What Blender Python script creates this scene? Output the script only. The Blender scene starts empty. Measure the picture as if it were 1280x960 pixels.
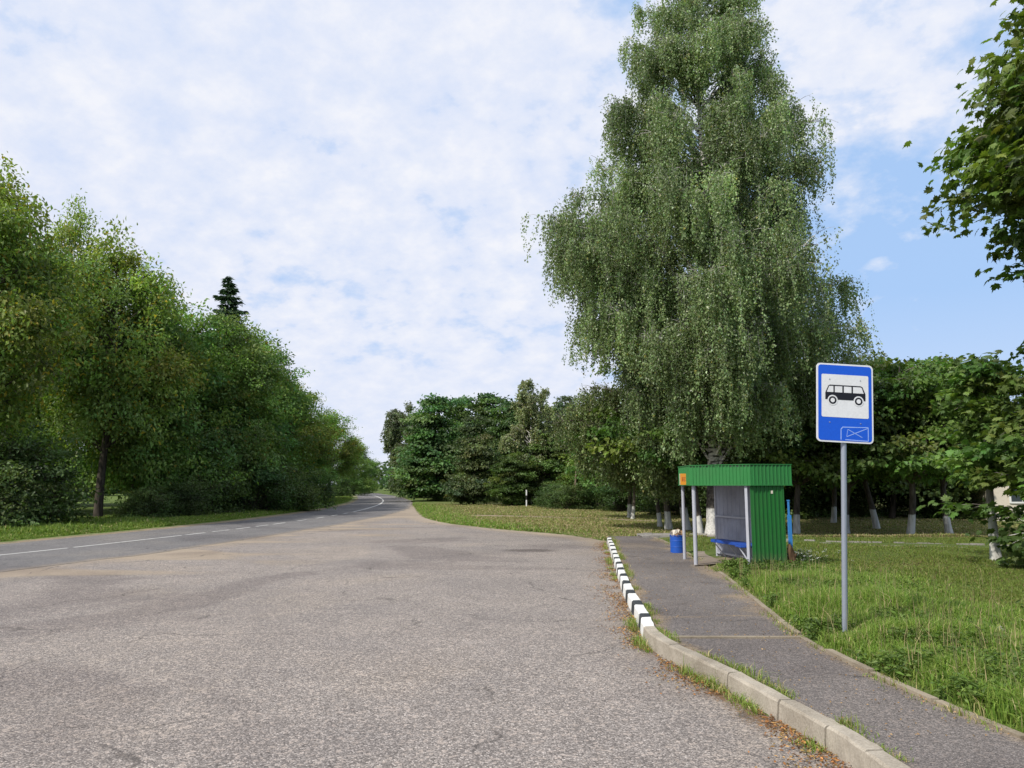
import bpy, math, random
import numpy as np
from mathutils import Vector, Matrix

R = math.radians
rng = np.random.default_rng(7)
random.seed(7)
scene = bpy.context.scene
COL = scene.collection

# ------------------------------------------------------------------ camera
EYE = 2.0
FOC = 960.0
PITCH = math.atan(126 / 960.0)
cam_d = bpy.data.cameras.new('camera')
cam_d.sensor_width = 36.0
cam_d.lens = 36.0 * FOC / 1280.0
cam_d.clip_start = 0.05
cam_d.clip_end = 6000
cam = bpy.data.objects.new('camera', cam_d)
COL.objects.link(cam)
cam.location = (0, 0, EYE)
cam.rotation_euler = (R(90) + PITCH, 0, 0)
scene.camera = cam
cP, sP = math.cos(PITCH), math.sin(PITCH)


def at(px, py, z=0.0):
    """ground point seen at a photograph pixel"""
    u = (px - 640) / FOC
    v = (480 - py) / FOC
    dy = cP - v * sP
    dz = sP + v * cP
    t = (z - EYE) / dz
    return np.array([u * t, dy * t, z])


def at_y(px, py, Y):
    """point at depth Y seen at a photograph pixel"""
    u = (px - 640) / FOC
    v = (480 - py) / FOC
    dy = cP - v * sP
    dz = sP + v * cP
    t = Y / dy
    return np.array([u * t, Y, EYE + dz * t])


# ------------------------------------------------------------------ mesh helpers
class MB:
    """collects faces; builds ONE mesh object"""

    def __init__(self):
        self.V = []
        self.F = []          # (array of faces (n,k), material index)
        self.n = 0
        self.C = []

    def add(self, V, F, mi=0, col=None):
        V = np.asarray(V, float).reshape(-1, 3)
        if isinstance(F, np.ndarray):
            groups = [F]
        else:
            d = {}
            for f in F:
                d.setdefault(len(f), []).append(f)
            groups = [np.array(x, dtype=np.int64) for x in d.values()]
        for g in groups:
            if len(g):
                self.F.append((g + self.n, mi))
        self.V.append(V)
        if col is None:
            col = np.ones((len(V), 4)) * 0.5
        self.C.append(np.asarray(col, float))
        self.n += len(V)

    def box(self, c, s, rz=0.0, mi=0, taper=1.0):
        x, y, z = np.array(s) / 2.0
        v = np.array([[-x, -y, -z], [x, -y, -z], [x, y, -z], [-x, y, -z],
                      [-x * taper, -y * taper, z], [x * taper, -y * taper, z], [x * taper, y * taper, z], [-x * taper, y * taper, z]])
        ca, sa = math.cos(rz), math.sin(rz)
        v = v @ np.array([[ca, sa, 0], [-sa, ca, 0], [0, 0, 1]])
        self.add(v + np.array(c), [(0, 3, 2, 1), (4, 5, 6, 7), (0, 1, 5, 4), (1, 2, 6, 5), (2, 3, 7, 6), (3, 0, 4, 7)], mi)

    def tube(self, pts, rad, n=8, mi=0, caps=True, col=None):
        pts = np.asarray(pts, float)
        m = len(pts)
        rad = np.broadcast_to(np.asarray(rad, float), (m,))
        T = np.gradient(pts, axis=0)
        T /= np.linalg.norm(T, axis=1)[:, None] + 1e-9
        a = np.array([1.0, 0, 0]) if abs(T[:, 0]).max() < 0.9 else (np.array([0, 1.0, 0]) if abs(T[:, 1]).max() < .9 else np.array([0.3, 0.3, 1.0]))
        A = np.cross(T, a)
        A /= np.linalg.norm(A, axis=1)[:, None] + 1e-9
        B = np.cross(T, A)
        th = np.arange(n) * 2 * math.pi / n
        V = (pts[:, None, :] + rad[:, None, None] * (A[:, None, :] * np.cos(th)[None, :, None] + B[:, None, :] * np.sin(th)[None, :, None])).reshape(-1, 3)
        i = np.arange(m - 1)[:, None] * n
        j = np.arange(n)[None, :]
        k = (j + 1) % n
        F = np.stack([i + j, i + k, i + n + k, i + n + j], -1).reshape(-1, 4)
        c = None if col is None else np.tile(col, (len(V), 1))
        self.add(V, F, mi, c)
        if caps:
            b = self.n - len(V)
            self.F.append((np.array([list(range(n))[::-1]]) + b, mi))
            self.F.append((np.array([list(range((m - 1) * n, m * n))]) + b, mi))

    def build(self, name, mats, parent=None, smooth=False, attr=None):
        me = bpy.data.meshes.new(name)
        V = np.concatenate(self.V)
        me.vertices.add(len(V))
        me.vertices.foreach_set('co', V.ravel().astype(np.float32))
        tot = sum(g.size for g, _ in self.F)
        np_ = sum(len(g) for g, _ in self.F)
        loops = np.concatenate([g.ravel() for g, _ in self.F]).astype(np.int32)
        sizes = np.concatenate([np.full(len(g), g.shape[1]) for g, _ in self.F])
        starts = np.concatenate([[0], np.cumsum(sizes)[:-1]]).astype(np.int32)
        mids = np.concatenate([np.full(len(g), mi) for g, mi in self.F]).astype(np.int32)
        me.loops.add(tot)
        me.loops.foreach_set('vertex_index', loops)
        me.polygons.add(np_)
        me.polygons.foreach_set('loop_start', starts)
        me.polygons.foreach_set('material_index', mids)
        me.polygons.foreach_set('use_smooth', np.full(np_, bool(smooth)))
        if attr:
            at_ = me.attributes.new(attr, 'FLOAT_COLOR', 'POINT')
            at_.data.foreach_set('color', np.concatenate(self.C).ravel().astype(np.float32))
        me.update(calc_edges=True)
        me.validate()
        if not isinstance(mats, (list, tuple)):
            mats = [mats]
        for m in mats:
            me.materials.append(m)
        o = bpy.data.objects.new(name, me)
        COL.objects.link(o)
        if parent is not None:
            o.parent = parent
        return o


def tag(o, label=None, cat=None, group=None, kind=None):
    if label: o['label'] = label
    if cat: o['category'] = cat
    if group: o['group'] = group
    if kind: o['kind'] = kind
    return o


def empty(name, loc, rz=0.0):
    o = bpy.data.objects.new(name, None)
    o.empty_display_size = 0.2
    o.location = loc
    o.rotation_euler = (0, 0, rz)
    COL.objects.link(o)
    return o


def copy_tree(o, parent=None):
    c = o.copy()
    COL.objects.link(c)
    if parent is not None:
        c.parent = parent
    for ch in list(o.children):
        copy_tree(ch, c)
    return c


def bevel(o, w=0.006, seg=2):
    m = o.modifiers.new('bevel', 'BEVEL')
    m.width = w
    m.segments = seg
    m.limit_method = 'ANGLE'
    m.angle_limit = R(40)
    return o


# ------------------------------------------------------------------ material helpers
def new_mat(name):
    m = bpy.data.materials.new(name)
    m.use_nodes = True
    nt = m.node_tree
    nt.nodes.clear()
    return m, nt, nt.nodes, nt.links


class NT:
    def __init__(self, nt):
        self.nt, self.N, self.L = nt, nt.nodes, nt.links

    def n(self, t, **kw):
        x = self.N.new(t)
        for k, v in kw.items():
            setattr(x, k, v)
        return x

    def l(self, a, b):
        self.L.new(a, b)

    def val(self, s, v):
        if hasattr(v, 'is_output') or isinstance(v, bpy.types.NodeSocket):
            self.L.new(v, s)
        else:
            s.default_value = v

    def noise(self, vec, scale, detail=4, rough=.55, dist=0.0):
        x = self.n('ShaderNodeTexNoise')
        if vec is not None: self.l(vec, x.inputs['Vector'])
        x.inputs['Scale'].default_value = scale
        x.inputs['Detail'].default_value = detail
        x.inputs['Roughness'].default_value = rough
        x.inputs['Distortion'].default_value = dist
        return x.outputs[0]

    def ramp(self, f, stops):
        x = self.n('ShaderNodeValToRGB')
        e = x.color_ramp.elements
        while len(e) < len(stops): e.new(0.5)
        for el, (p, c) in zip(e, stops):
            el.position = p
            el.color = c if len(c) == 4 else (*c, 1)
        self.val(x.inputs[0], f)
        return x.outputs[0]

    def mr(self, f, a, b, c=0.0, d=1.0):
        x = self.n('ShaderNodeMapRange')
        self.val(x.inputs[0], f)
        for i, v in enumerate((a, b, c, d)): self.val(x.inputs[i + 1], v)
        return x.outputs[0]

    def math(self, op, a, b=0.0, clamp=False):
        x = self.n('ShaderNodeMath', operation=op, use_clamp=clamp)
        self.val(x.inputs[0], a)
        self.val(x.inputs[1], b)
        return x.outputs[0]

    def mix(self, f, a, b, mode='MIX'):
        x = self.n('ShaderNodeMix', data_type='RGBA', blend_type=mode)
        self.val(x.inputs[0], f)
        for s, v in ((x.inputs[6], a), (x.inputs[7], b)):
            self.val(s, v if not isinstance(v, tuple) or len(v) == 4 else (*v, 1))
        return x.outputs[2]

    def bump(self, h, strength=.3, dist=.01):
        x = self.n('ShaderNodeBump')
        x.inputs['Strength'].default_value = strength
        x.inputs['Distance'].default_value = dist
        self.l(h, x.inputs['Height'])
        return x.outputs[0]

    def bsdf(self, color, rough=.8, spec=.3, normal=None, metal=0.0):
        p = self.n('ShaderNodeBsdfPrincipled')
        self.val(p.inputs['Base Color'], color if not isinstance(color, tuple) or len(color) == 4 else (*color, 1))
        self.val(p.inputs['Roughness'], rough)
        p.inputs['Specular IOR Level'].default_value = spec
        p.inputs['Metallic'].default_value = metal
        if normal is not None: self.l(normal, p.inputs['Normal'])
        return p.outputs[0]

    def out(self, s):
        o = self.n('ShaderNodeOutputMaterial')
        self.l(s, o.inputs[0])


def coords(t, kind='Object'):
    return t.n('ShaderNodeTexCoord').outputs[kind]


def leaf_mat(name, gain=(1, 1, 1), trans=.28, rough=.5, spec=.35):
    m, nt, _, _ = new_mat(name)
    t = NT(nt)
    a = t.n('ShaderNodeAttribute', attribute_name='tint')
    oi = t.n('ShaderNodeObjectInfo')
    c = t.mix(1.0, a.outputs['Color'], (*gain, 1), 'MULTIPLY')
    hs = t.n('ShaderNodeHueSaturation')
    t.val(hs.inputs['Hue'], t.mr(oi.outputs['Random'], 0, 1, .49, .508))
    t.val(hs.inputs['Value'], t.mr(oi.outputs['Random'], 0, 1, .86, 1.14))
    t.l(c, hs.inputs['Color'])
    c = hs.outputs[0]
    p = t.bsdf(c, rough, spec)
    tr = t.n('ShaderNodeBsdfTranslucent')
    t.l(t.mix(1.0, c, (1.15, 1.25, .55, 1), 'MULTIPLY'), tr.inputs[0])
    mx = t.n('ShaderNodeMixShader')
    mx.inputs[0].default_value = trans
    t.l(p, mx.inputs[1])
    t.l(tr.outputs[0], mx.inputs[2])
    t.out(mx.outputs[0])
    return m


def bark_mat(name, c0, c1, white=0.0, scale=6.0):
    """bark; white = height of lime wash above the root"""
    m, nt, _, _ = new_mat(name)
    t = NT(nt)
    co = coords(t)
    mp = t.n('ShaderNodeMapping')
    mp.inputs['Scale'].default_value = (1, 1, .22)
    t.l(co, mp.inputs[0])
    n1 = t.noise(mp.outputs[0], scale, 6, .65)
    c = t.ramp(n1, [(.35, c0), (.65, c1)])
    if white > 0:
        sx = t.n('ShaderNodeSeparateXYZ')
        t.l(co, sx.inputs[0])
        n2 = t.noise(co, 9, 4)
        h = t.math('ADD', sx.outputs[2], t.math('MULTIPLY', n2, .12))
        f = t.mr(h, white + .08, white + .04)
        wc = t.ramp(n1, [(.3, (.32, .31, .28)), (.55, (.62, .61, .57))])
        c = t.mix(f, c, wc)
    t.out(t.bsdf(c, .9, .15, t.bump(n1, .7, .03)))
    return m


def birch_bark(name):
    m, nt, _, _ = new_mat(name)
    t = NT(nt)
    co = coords(t)
    sx = t.n('ShaderNodeSeparateXYZ')
    t.l(co, sx.inputs[0])
    mp = t.n('ShaderNodeMapping')
    mp.inputs['Scale'].default_value = (1, 1, 3.5)
    t.l(co, mp.inputs[0])
    n1 = t.noise(mp.outputs[0], 2.2, 5, .65)
    n2 = t.noise(co, 14, 5, .6)
    c = t.ramp(n1, [(.44, (.05, .045, .04)), (.52, (.52, .50, .46)), (.8, (.66, .64, .6))])
    dark = t.ramp(n2, [(.3, (.015, .013, .011)), (.7, (.085, .075, .065))])
    hz = t.math('ADD', sx.outputs[2], t.math('MULTIPLY', n1, 1.5))
    c = t.mix(t.mr(hz, 3.4, 2.6), c, dark)
    f = t.mr(t.math('ADD', sx.outputs[2], t.math('MULTIPLY', n2, .15)), 1.15, 1.08)
    c = t.mix(f, c, t.ramp(n2, [(.3, (.35, .34, .31)), (.55, (.6, .58, .54))]))
    t.out(t.bsdf(c, .85, .15, t.bump(n2, .5, .02)))
    return m


def paint_mat(name, col, rough=.45, dirt=.35, scale=3.0, spec=.4, dirtcol=(.16, .13, .1), metal=0.0, mud=0.0):
    m, nt, _, _ = new_mat(name)
    t = NT(nt)
    co = coords(t)
    n1 = t.noise(co, scale, 6, .65)
    n2 = t.noise(co, scale * 9, 4, .6)
    f = t.math('MULTIPLY', t.mr(n1, .45, .8), dirt)
    c = t.mix(f, (*col, 1), (*dirtcol, 1))
    c = t.mix(t.mr(n2, .35, .7, 0, .22), c, tuple(x * .6 for x in col))
    if mud > 0:
        sz_ = t.n('ShaderNodeSeparateXYZ'); t.l(co, sz_.inputs[0])
        mp_ = t.n('ShaderNodeMapping'); mp_.inputs['Scale'].default_value = (6, 6, .5); t.l(co, mp_.inputs[0])
        streak = t.noise(mp_.outputs[0], 3, 5, .6)
        c = t.mix(t.mr(streak, .5, .75, 0, .38), c, tuple(x * .55 + .012 for x in col))
        low = t.math('ADD', sz_.outputs[2], t.math('MULTIPLY', n2, .3))
        c = t.mix(t.mr(low, mud + .15, .15, 0, .6), c, (.12, .095, .06, 1))
    t.out(t.bsdf(c, t.mr(n1, .3, .7, rough * .85, min(1, rough * 1.3)), spec, t.bump(n2, .08, .004), metal))
    return m


def concrete_mat(name, c0, c1, scale=7, bump=.35):
    m, nt, _, _ = new_mat(name)
    t = NT(nt)
    co = t.n('ShaderNodeNewGeometry').outputs['Position']
    n1 = t.noise(co, scale * .25, 5, .6)
    n2 = t.noise(co, scale * 8, 5, .7)
    c = t.ramp(t.math('ADD', t.math('MULTIPLY', n1, .6), t.math('MULTIPLY', n2, .4)), [(.36, c0), (.62, c1)])
    t.out(t.bsdf(c, .9, .2, t.bump(n2, bump, .008)))
    return m


def asphalt_mat(name, dark, light, stone=70.0, sandc=(.36, .29, .21), contrast=1.0, crack=.33):
    """weathered chip-seal; attribute mask: r sand, g dark stain, b old brown leaf dirt"""
    m, nt, _, _ = new_mat(name)
    t = NT(nt)
    pos = t.n('ShaderNodeNewGeometry').outputs['Position']
    at_ = t.n('ShaderNodeAttribute', attribute_name='mask')
    sep = t.n('ShaderNodeSeparateColor')
    t.l(at_.outputs['Color'], sep.inputs[0])
    v = t.n('ShaderNodeTexVoronoi')
    v.inputs['Scale'].default_value = stone
    t.l(pos, v.inputs['Vector'])
    sc = t.n('ShaderNodeSeparateColor')
    t.l(v.outputs['Color'], sc.inputs[0])
    rnd = sc.outputs[0]
    v2 = t.n('ShaderNodeTexVoronoi')
    v2.inputs['Scale'].default_value = stone * .42
    t.l(pos, v2.inputs['Vector'])
    sc2 = t.n('ShaderNodeSeparateColor')
    t.l(v2.outputs['Color'], sc2.inputs[0])
    mid = tuple((a + b) / 2 for a, b in zip(dark, light))
    c = t.ramp(rnd, [(0, tuple(x * .62 for x in dark)), (.25, dark), (.6, mid), (.86, light), (1, tuple(min(.8, x * 1.75) for x in light))])
    c = t.mix(t.math('MULTIPLY', t.mr(sc2.outputs[0], .82, .9), .55), c, (light[0] * 1.5, light[1] * 1.42, light[2] * 1.35))
    gap = t.mr(v.outputs['Distance'], .5, .85)
    c = t.mix(t.math('MULTIPLY', gap, .55 * contrast), c, tuple(x * .38 for x in dark))
    big = t.noise(pos, .35, 5, .6)
    med = t.noise(pos, 2.2, 5, .6)
    c = t.mix(1.0, c, t.ramp(big, [(.3, (.84, .84, .85)), (.7, (1.1, 1.08, 1.05))]), 'MULTIPLY')
    c = t.mix(1.0, c, t.ramp(med, [(.3, (.9, .9, .9)), (.7, (1.06, 1.06, 1.06))]), 'MULTIPLY')
    fine = t.noise(pos, 30, 3, .7)
    grit = t.noise(pos, 9, 6, .75)
    sm = t.math('ADD', sep.outputs[0], t.math('MULTIPLY', t.math('SUBTRACT', t.math('ADD', t.math('MULTIPLY', med, .35), t.math('ADD', t.math('MULTIPLY', grit, .4), t.math('MULTIPLY', rnd, .25))), .5), 1.9))
    sandn = t.ramp(fine, [(.3, tuple(x * .72 for x in sandc)), (.7, tuple(x * 1.15 for x in sandc))])
    sand_ok = t.math('MULTIPLY', t.mr(sm, .3, .85), t.mr(sep.outputs[0], .02, .2))
    c = t.mix(t.math('MULTIPLY', sand_ok, .78), c, sandn)
    c = t.mix(t.math('MULTIPLY', t.mr(t.math('ADD', sep.outputs[1], t.math('MULTIPLY', t.math('SUBTRACT', med, .5), 1.2)), .3, .8), t.mr(sep.outputs[1], .02, .2)), c, t.mix(1.0, c, (.52, .5, .5, 1), 'MULTIPLY'))
    c = t.mix(t.math('MULTIPLY', t.mr(t.math('ADD', sep.outputs[2], t.math('MULTIPLY', t.math('SUBTRACT', fine, .5), 1.4)), .4, .7), t.mr(sep.outputs[2], .02, .2)), c, t.ramp(fine, [(.3, (.06, .035, .018)), (.7, (.21, .125, .06))]))
    wv = t.n('ShaderNodeVectorMath', operation='ADD')
    nz = t.n('ShaderNodeTexNoise'); nz.inputs['Scale'].default_value = 1.3; nz.inputs['Detail'].default_value = 5
    t.l(pos, nz.inputs['Vector'])
    t.l(pos, wv.inputs[0]); t.l(nz.outputs['Color'], wv.inputs[1])
    ve = t.n('ShaderNodeTexVoronoi', feature='DISTANCE_TO_EDGE')
    ve.inputs['Scale'].default_value = crack
    t.l(wv.outputs[0], ve.inputs['Vector'])
    wide = t.noise(pos, .6, 3, .5)
    ck = t.math('MULTIPLY', t.mr(ve.outputs['Distance'], .010, .003), t.mr(wide, .47, .58))
    c = t.mix(t.math('MULTIPLY', ck, .6), c, tuple(x * .35 for x in dark))
    patch = t.noise(pos, .13, 3, .5, 1.2)
    c = t.mix(1.0, c, t.ramp(patch, [(.40, (.80, .79, .80)), (.47, (1, 1, 1)), (.56, (1, 1, 1)), (.63, (1.1, 1.08, 1.04))]), 'MULTIPLY')
    h = t.math('SUBTRACT', t.math('MULTIPLY', rnd, .5), v.outputs['Distance'])
    t.out(t.bsdf(c, .88, .25, t.bump(h, .5 * contrast, .012)))
    return m


def ground_mat():
    """attribute mask: r bare sand, g lush, b dry"""
    m, nt, _, _ = new_mat('grass_ground')
    t = NT(nt)
    pos = t.n('ShaderNodeNewGeometry').outputs['Position']
    a = t.n('ShaderNodeAttribute', attribute_name='mask')
    s = t.n('ShaderNodeSeparateColor')
    t.l(a.outputs['Color'], s.inputs[0])
    big = t.noise(pos, .22, 5, .6)
    med = t.noise(pos, 1.4, 6, .65)
    fine = t.noise(pos, 14, 5, .7)
    vf = t.noise(pos, 70, 3, .7)
    mixn = t.math('ADD', t.math('MULTIPLY', med, .5), t.math('MULTIPLY', fine, .5))
    base = t.ramp(mixn, [(.3, (.06, .09, .024)), (.5, (.105, .145, .038)), (.7, (.15, .18, .058))])
    lush = t.ramp(mixn, [(.3, (.07, .125, .018)), (.7, (.16, .24, .042))])
    dry = t.ramp(mixn, [(.3, (.15, .12, .06)), (.5, (.23, .185, .09)), (.7, (.32, .26, .15))])
    sand = t.ramp(t.math('ADD', t.math('MULTIPLY', fine, .5), t.math('MULTIPLY', vf, .5)), [(.3, (.2, .15, .1)), (.7, (.4, .32, .23))])
    c = t.mix(t.mr(t.math('ADD', s.outputs[1], t.math('MULTIPLY', t.math('SUBTRACT', big, .5), .6)), .3, .8), base, lush)
    c = t.mix(t.mr(t.math('ADD', s.outputs[2], t.math('MULTIPLY', t.math('SUBTRACT', mixn, .5), 2.2)), .25, .95, 0, .9), c, dry)
    c = t.mix(t.mr(t.math('ADD', s.outputs[0], t.math('MULTIPLY', t.math('SUBTRACT', mixn, .5), 1.6)), .4, .75), c, sand)
    c = t.mix(1.0, c, t.ramp(vf, [(.3, (.72, .72, .72)), (.7, (1.2, 1.2, 1.2))]), 'MULTIPLY')
    t.out(t.bsdf(c, .95, .1, t.bump(t.math('ADD', fine, vf), .7, .03)))
    return m


M = {}
M['ground'] = ground_mat()
M['bay'] = asphalt_mat('weathered_bay_asphalt', (.18, .159, .146), (.352, .316, .288), 80, contrast=.85)
M['road'] = asphalt_mat('grey_road_asphalt', (.128, .124, .124), (.195, .188, .185), 90, contrast=.5)
M['path'] = asphalt_mat('footpath_asphalt', (.125, .112, .105), (.21, .188, .176), 110, sandc=(.33, .25, .16), contrast=.7)
M['marking'] = paint_mat('worn_road_paint', (.62, .61, .58), .8, .8, 1.2, .2, (.18, .17, .165))
M['kerb'] = concrete_mat('old_kerb_concrete', (.21, .18, .14), (.43, .385, .315))
M['kerb_white'] = paint_mat('kerb_white_paint', (.74, .74, .71), .8, .6, 7, .2, (.34, .31, .25))
M['kerb_black'] = paint_mat('kerb_black_paint', (.032, .038, .042), .8, .6, 7, .2, (.15, .14, .13))
M['edging'] = concrete_mat('edging_concrete', (.17, .14, .10), (.33, .28, .21), 7)
M['slab'] = concrete_mat('grey_slab', (.20, .185, .165), (.36, .34, .31), 5)
M['pave'] = concrete_mat('shelter_ground', (.17, .14, .11), (.28, .235, .19), 9)
M['green'] = paint_mat('green_sheet_paint', (.012, .13, .022), .5, .4, 1.3, .4, (.035, .085, .03), mud=.4)
M['green_fascia'] = paint_mat('green_fascia_paint', (.024, .18, .042), .5, .4, 1.3, .4, (.035, .11, .035), mud=.01)
M['grey_sheet'] = paint_mat('grey_sheet_paint', (.33, .345, .41), .55, .4, 1.6, .3, (.06, .055, .06), mud=.3)
M['grey_post'] = paint_mat('grey_post_paint', (.42, .43, .48), .5, .25, 4, .35, (.2, .18, .16))
M['soffit'] = paint_mat('soffit_paint', (.05, .055, .06), .7, .3, 2)
M['blue'] = paint_mat('blue_bench_paint', (.014, .07, .36), .42, .2, 4, .4, (.02, .04, .12))
M['bin_blue'] = paint_mat('bin_blue_paint', (.012, .085, .42), .45, .3, 4, .4, (.06, .06, .09))
M['sky_blue'] = paint_mat('light_blue_paint', (.04, .24, .62), .5, .3, 6, .35, (.1, .1, .1))
M['orange'] = paint_mat('orange_plate', (.62, .24, .012), .5, .15, 8)
M['red_mark'] = paint_mat('red_mark', (.38, .07, .012), .5, .1, 8)
M['cream'] = paint_mat('pale_edge', (.62, .57, .45), .6, .2, 8)
M['galv'] = paint_mat('galvanised_steel', (.30, .33, .39), .42, .45, 9, .5, (.2, .2, .2), metal=.35)
M['sign_blue'] = paint_mat('sign_blue', (.006, .095, .62), .42, .3, 5, .4, (.01, .08, .5))
M['sign_white'] = paint_mat('sign_white', (.74, .74, .76), .45, .3, 5, .4, (.5, .49, .47))
M['sign_black'] = paint_mat('sign_black', (.008, .008, .014), .45, .05, 2, .35, (.02, .02, .03))
M['scratch'] = paint_mat('scratch_pale_blue', (.30, .44, .86), .6, .3, 30, .3, (.02, .1, .5))
M['marker_white'] = paint_mat('marker_white', (.78, .78, .78), .6, .1, 5)
M['marker_black'] = paint_mat('marker_black', (.015, .015, .015), .6, .1, 5)
M['stump'] = bark_mat('stump_bark', (.03, .018, .01), (.13, .08, .045), 0, 14)
M['plaster'] = paint_mat('cream_plaster', (.62, .56, .46), .9, .2, .8, .1, (.4, .34, .27))
M['rooftile'] = paint_mat('brown_roof', (.13, .08, .065), .8, .3, 3)
M['glass'] = paint_mat('dark_window', (.03, .04, .05), .1, .0, 2, .6)
M['frame'] = paint_mat('white_frame', (.7, .7, .68), .5, .1, 3)
M['paper'] = paint_mat('pale_paper', (.62, .57, .48), .8, .3, 9, .2, (.3, .22, .15))
M['card'] = paint_mat('brown_card', (.26, .16, .09), .85, .3, 9, .2)

M['leaf_birch'] = leaf_mat('birch_leaves', (1, 1, 1), .34, .40, .5)
M['leaf_ash'] = leaf_mat('broad_leaves', (1, 1, 1), .4, .5, .35)
M['leaf_maple'] = leaf_mat('maple_leaves', (1.1, 1.1, 1.1), .36, .5, .35)
M['leaf_conifer'] = leaf_mat('needles', (1, 1, 1), .1, .6, .25)
M['leaf_bush'] = leaf_mat('bush_leaves', (1, 1, 1), .34, .5, .35)
M['blade'] = leaf_mat('grass_blades', (1, 1, 1), .32, .55, .3)
M['litter'] = leaf_mat('dead_leaves', (1, 1, 1), .08, .8, .15)
M['flower'] = leaf_mat('flower_heads', (1, 1, 1), .2, .7, .1)
M['bark_birch'] = birch_bark('birch_bark')
M['bark_dark'] = bark_mat('dark_bark', (.022, .018, .014), (.085, .07, .055))
M['bark_white'] = bark_mat('limewashed_bark', (.045, .037, .03), (.17, .145, .118), .78)
M['bark_pine'] = bark_mat('pine_bark', (.10, .07, .05), (.26, .2, .15))
M['bark_pale'] = bark_mat('pale_grey_bark', (.17, .15, .13), (.33, .3, .26), 1.2)

# ------------------------------------------------------------------ layout curves
def spline(pts, n):
    pts = np.asarray(pts, float)
    d = np.concatenate([[0], np.cumsum(np.linalg.norm(np.diff(pts, axis=0), axis=1))])
    # Catmull-Rom resample
    out = []
    for s in np.linspace(0, d[-1], n):
        i = min(max(np.searchsorted(d, s) - 1, 0), len(pts) - 2)
        u = (s - d[i]) / (d[i + 1] - d[i])
        p0 = pts[max(i - 1, 0)]; p1 = pts[i]; p2 = pts[i + 1]; p3 = pts[min(i + 2, len(pts) - 1)]
        out.append(.5 * ((2 * p1) + (-p0 + p2) * u + (2 * p0 - 5 * p1 + 4 * p2 - p3) * u * u + (-p0 + 3 * p1 - 3 * p2 + p3) * u ** 3))
    return np.array(out)


# road centre line (the white line) in metres
road_ctrl = np.array([(-40, -22), (-29, -8), (-21.2, 6), (-16.6, 16), (-14.75, 22), (-13.6, 28), (-12.5, 36), (-11.9, 44), (-11.7, 54),
                      (-12.3, 66), (-13.9, 82), (-16.6, 100), (-20.8, 122), (-27, 150), (-36, 185), (-52, 230), (-80, 290), (-140, 370)], float)
RC = spline(road_ctrl, 900)
RT = np.gradient(RC, axis=0)
RT /= np.linalg.norm(RT, axis=1)[:, None]
RN = np.stack([RT[:, 1], -RT[:, 0]], 1)      # to the right of travel
RS = np.concatenate([[0], np.cumsum(np.linalg.norm(np.diff(RC, axis=0), axis=1))])

# kerb face line (road side), X as function of Y
kerb_pts = np.array([(2.43, 5.6), (2.39, 6.2), (2.27, 6.85), (2.10, 7.9), (1.86, 8.85), (1.68, 9.95), at(795, 775)[:2], at(780, 747)[:2], at(770, 715)[:2], at(758, 677)[:2]])
k0 = kerb_pts[0]
kerb_pts = np.vstack([[2.47, 2.2], [2.45, 4.2], kerb_pts])


def smooth_line(P, win):
    k = np.hanning(win + 2)[1:-1]; k /= k.sum()
    h = win // 2
    a = 2 * P[0] - P[h:0:-1]; b = 2 * P[-1] - P[-2:-h - 2:-1]
    Q = np.vstack([a, P, b])
    return np.stack([np.convolve(Q[:, i], k, 'valid') for i in range(2)], 1)


KC = smooth_line(spline(kerb_pts, 400), 25)


def kx(y):
    return np.interp(y, KC[:, 1], KC[:, 0])


PZ = 0.13           # footpath level
pe = np.array([at(1290, 929, PZ), at(1200, 893, PZ), at(1100, 849, PZ), at(1000, 799, PZ), at(950, 757, PZ), at(900, 717, PZ), at(868, 698, PZ), at(845, 684, PZ), at(817, 672, PZ)])[:, :2]
pe = np.vstack([pe[0] + (pe[0] - pe[2]) * 1.5, pe])
pe = pe[np.argsort(pe[:, 1])]
PE = smooth_line(spline(pe, 300), 51)


def pex(y):
    return np.interp(y, PE[:, 1], PE[:, 0])


KEND = KC[-1, 1]
# bay right boundary beyond the kerb: grass edge
be = np.array([at(758, 677), at(725, 671), at(690, 667), at(640, 663), at(590, 658), at(552, 653), at(530, 647), at(521, 640), at(516, 633), at(507, 627), at(496, 622)])[:, :2]
BE = spline(be, 200)


def bay_right(y):
    y = np.asarray(y, float)
    return np.where(y < KEND, kx(y) + .02, np.interp(y, BE[:, 1], BE[:, 0]))


def road_x(y):
    return np.interp(y, RC[:, 1], RC[:, 0])


def vnoise(x, y, s, seed=0):
    """smooth value noise"""
    r = np.random.default_rng(seed)
    T = r.random((64, 64))
    x = np.asarray(x) / s; y = np.asarray(y) / s
    xi = np.floor(x).astype(int); yi = np.floor(y).astype(int)
    fx = x - xi; fy = y - yi
    fx = fx * fx * (3 - 2 * fx); fy = fy * fy * (3 - 2 * fy)
    a = T[xi % 64, yi % 64]; b = T[(xi + 1) % 64, yi % 64]; c = T[xi % 64, (yi + 1) % 64]; d = T[(xi + 1) % 64, (yi + 1) % 64]
    return (a * (1 - fx) + b * fx) * (1 - fy) + (c * (1 - fx) + d * fx) * fy


def sstep(a, b, x):
    t = np.clip((x - a) / (b - a), 0, 1)
    return t * t * (3 - 2 * t)


def road_dist(x, y):
    """signed offset from centre line (right positive), coarse"""
    P = np.stack([np.ravel(x), np.ravel(y)], 1)
    idx = np.arange(0, len(RC), 3)
    out = np.empty(len(P))
    for a in range(0, len(P), 20000):
        q = P[a:a + 20000]
        d = ((q[:, None, :] - RC[None, idx, :]) ** 2).sum(2)
        j = idx[d.argmin(1)]
        out[a:a + 20000] = ((q - RC[j]) * RN[j]).sum(1)
    return out.reshape(np.shape(x))


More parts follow.
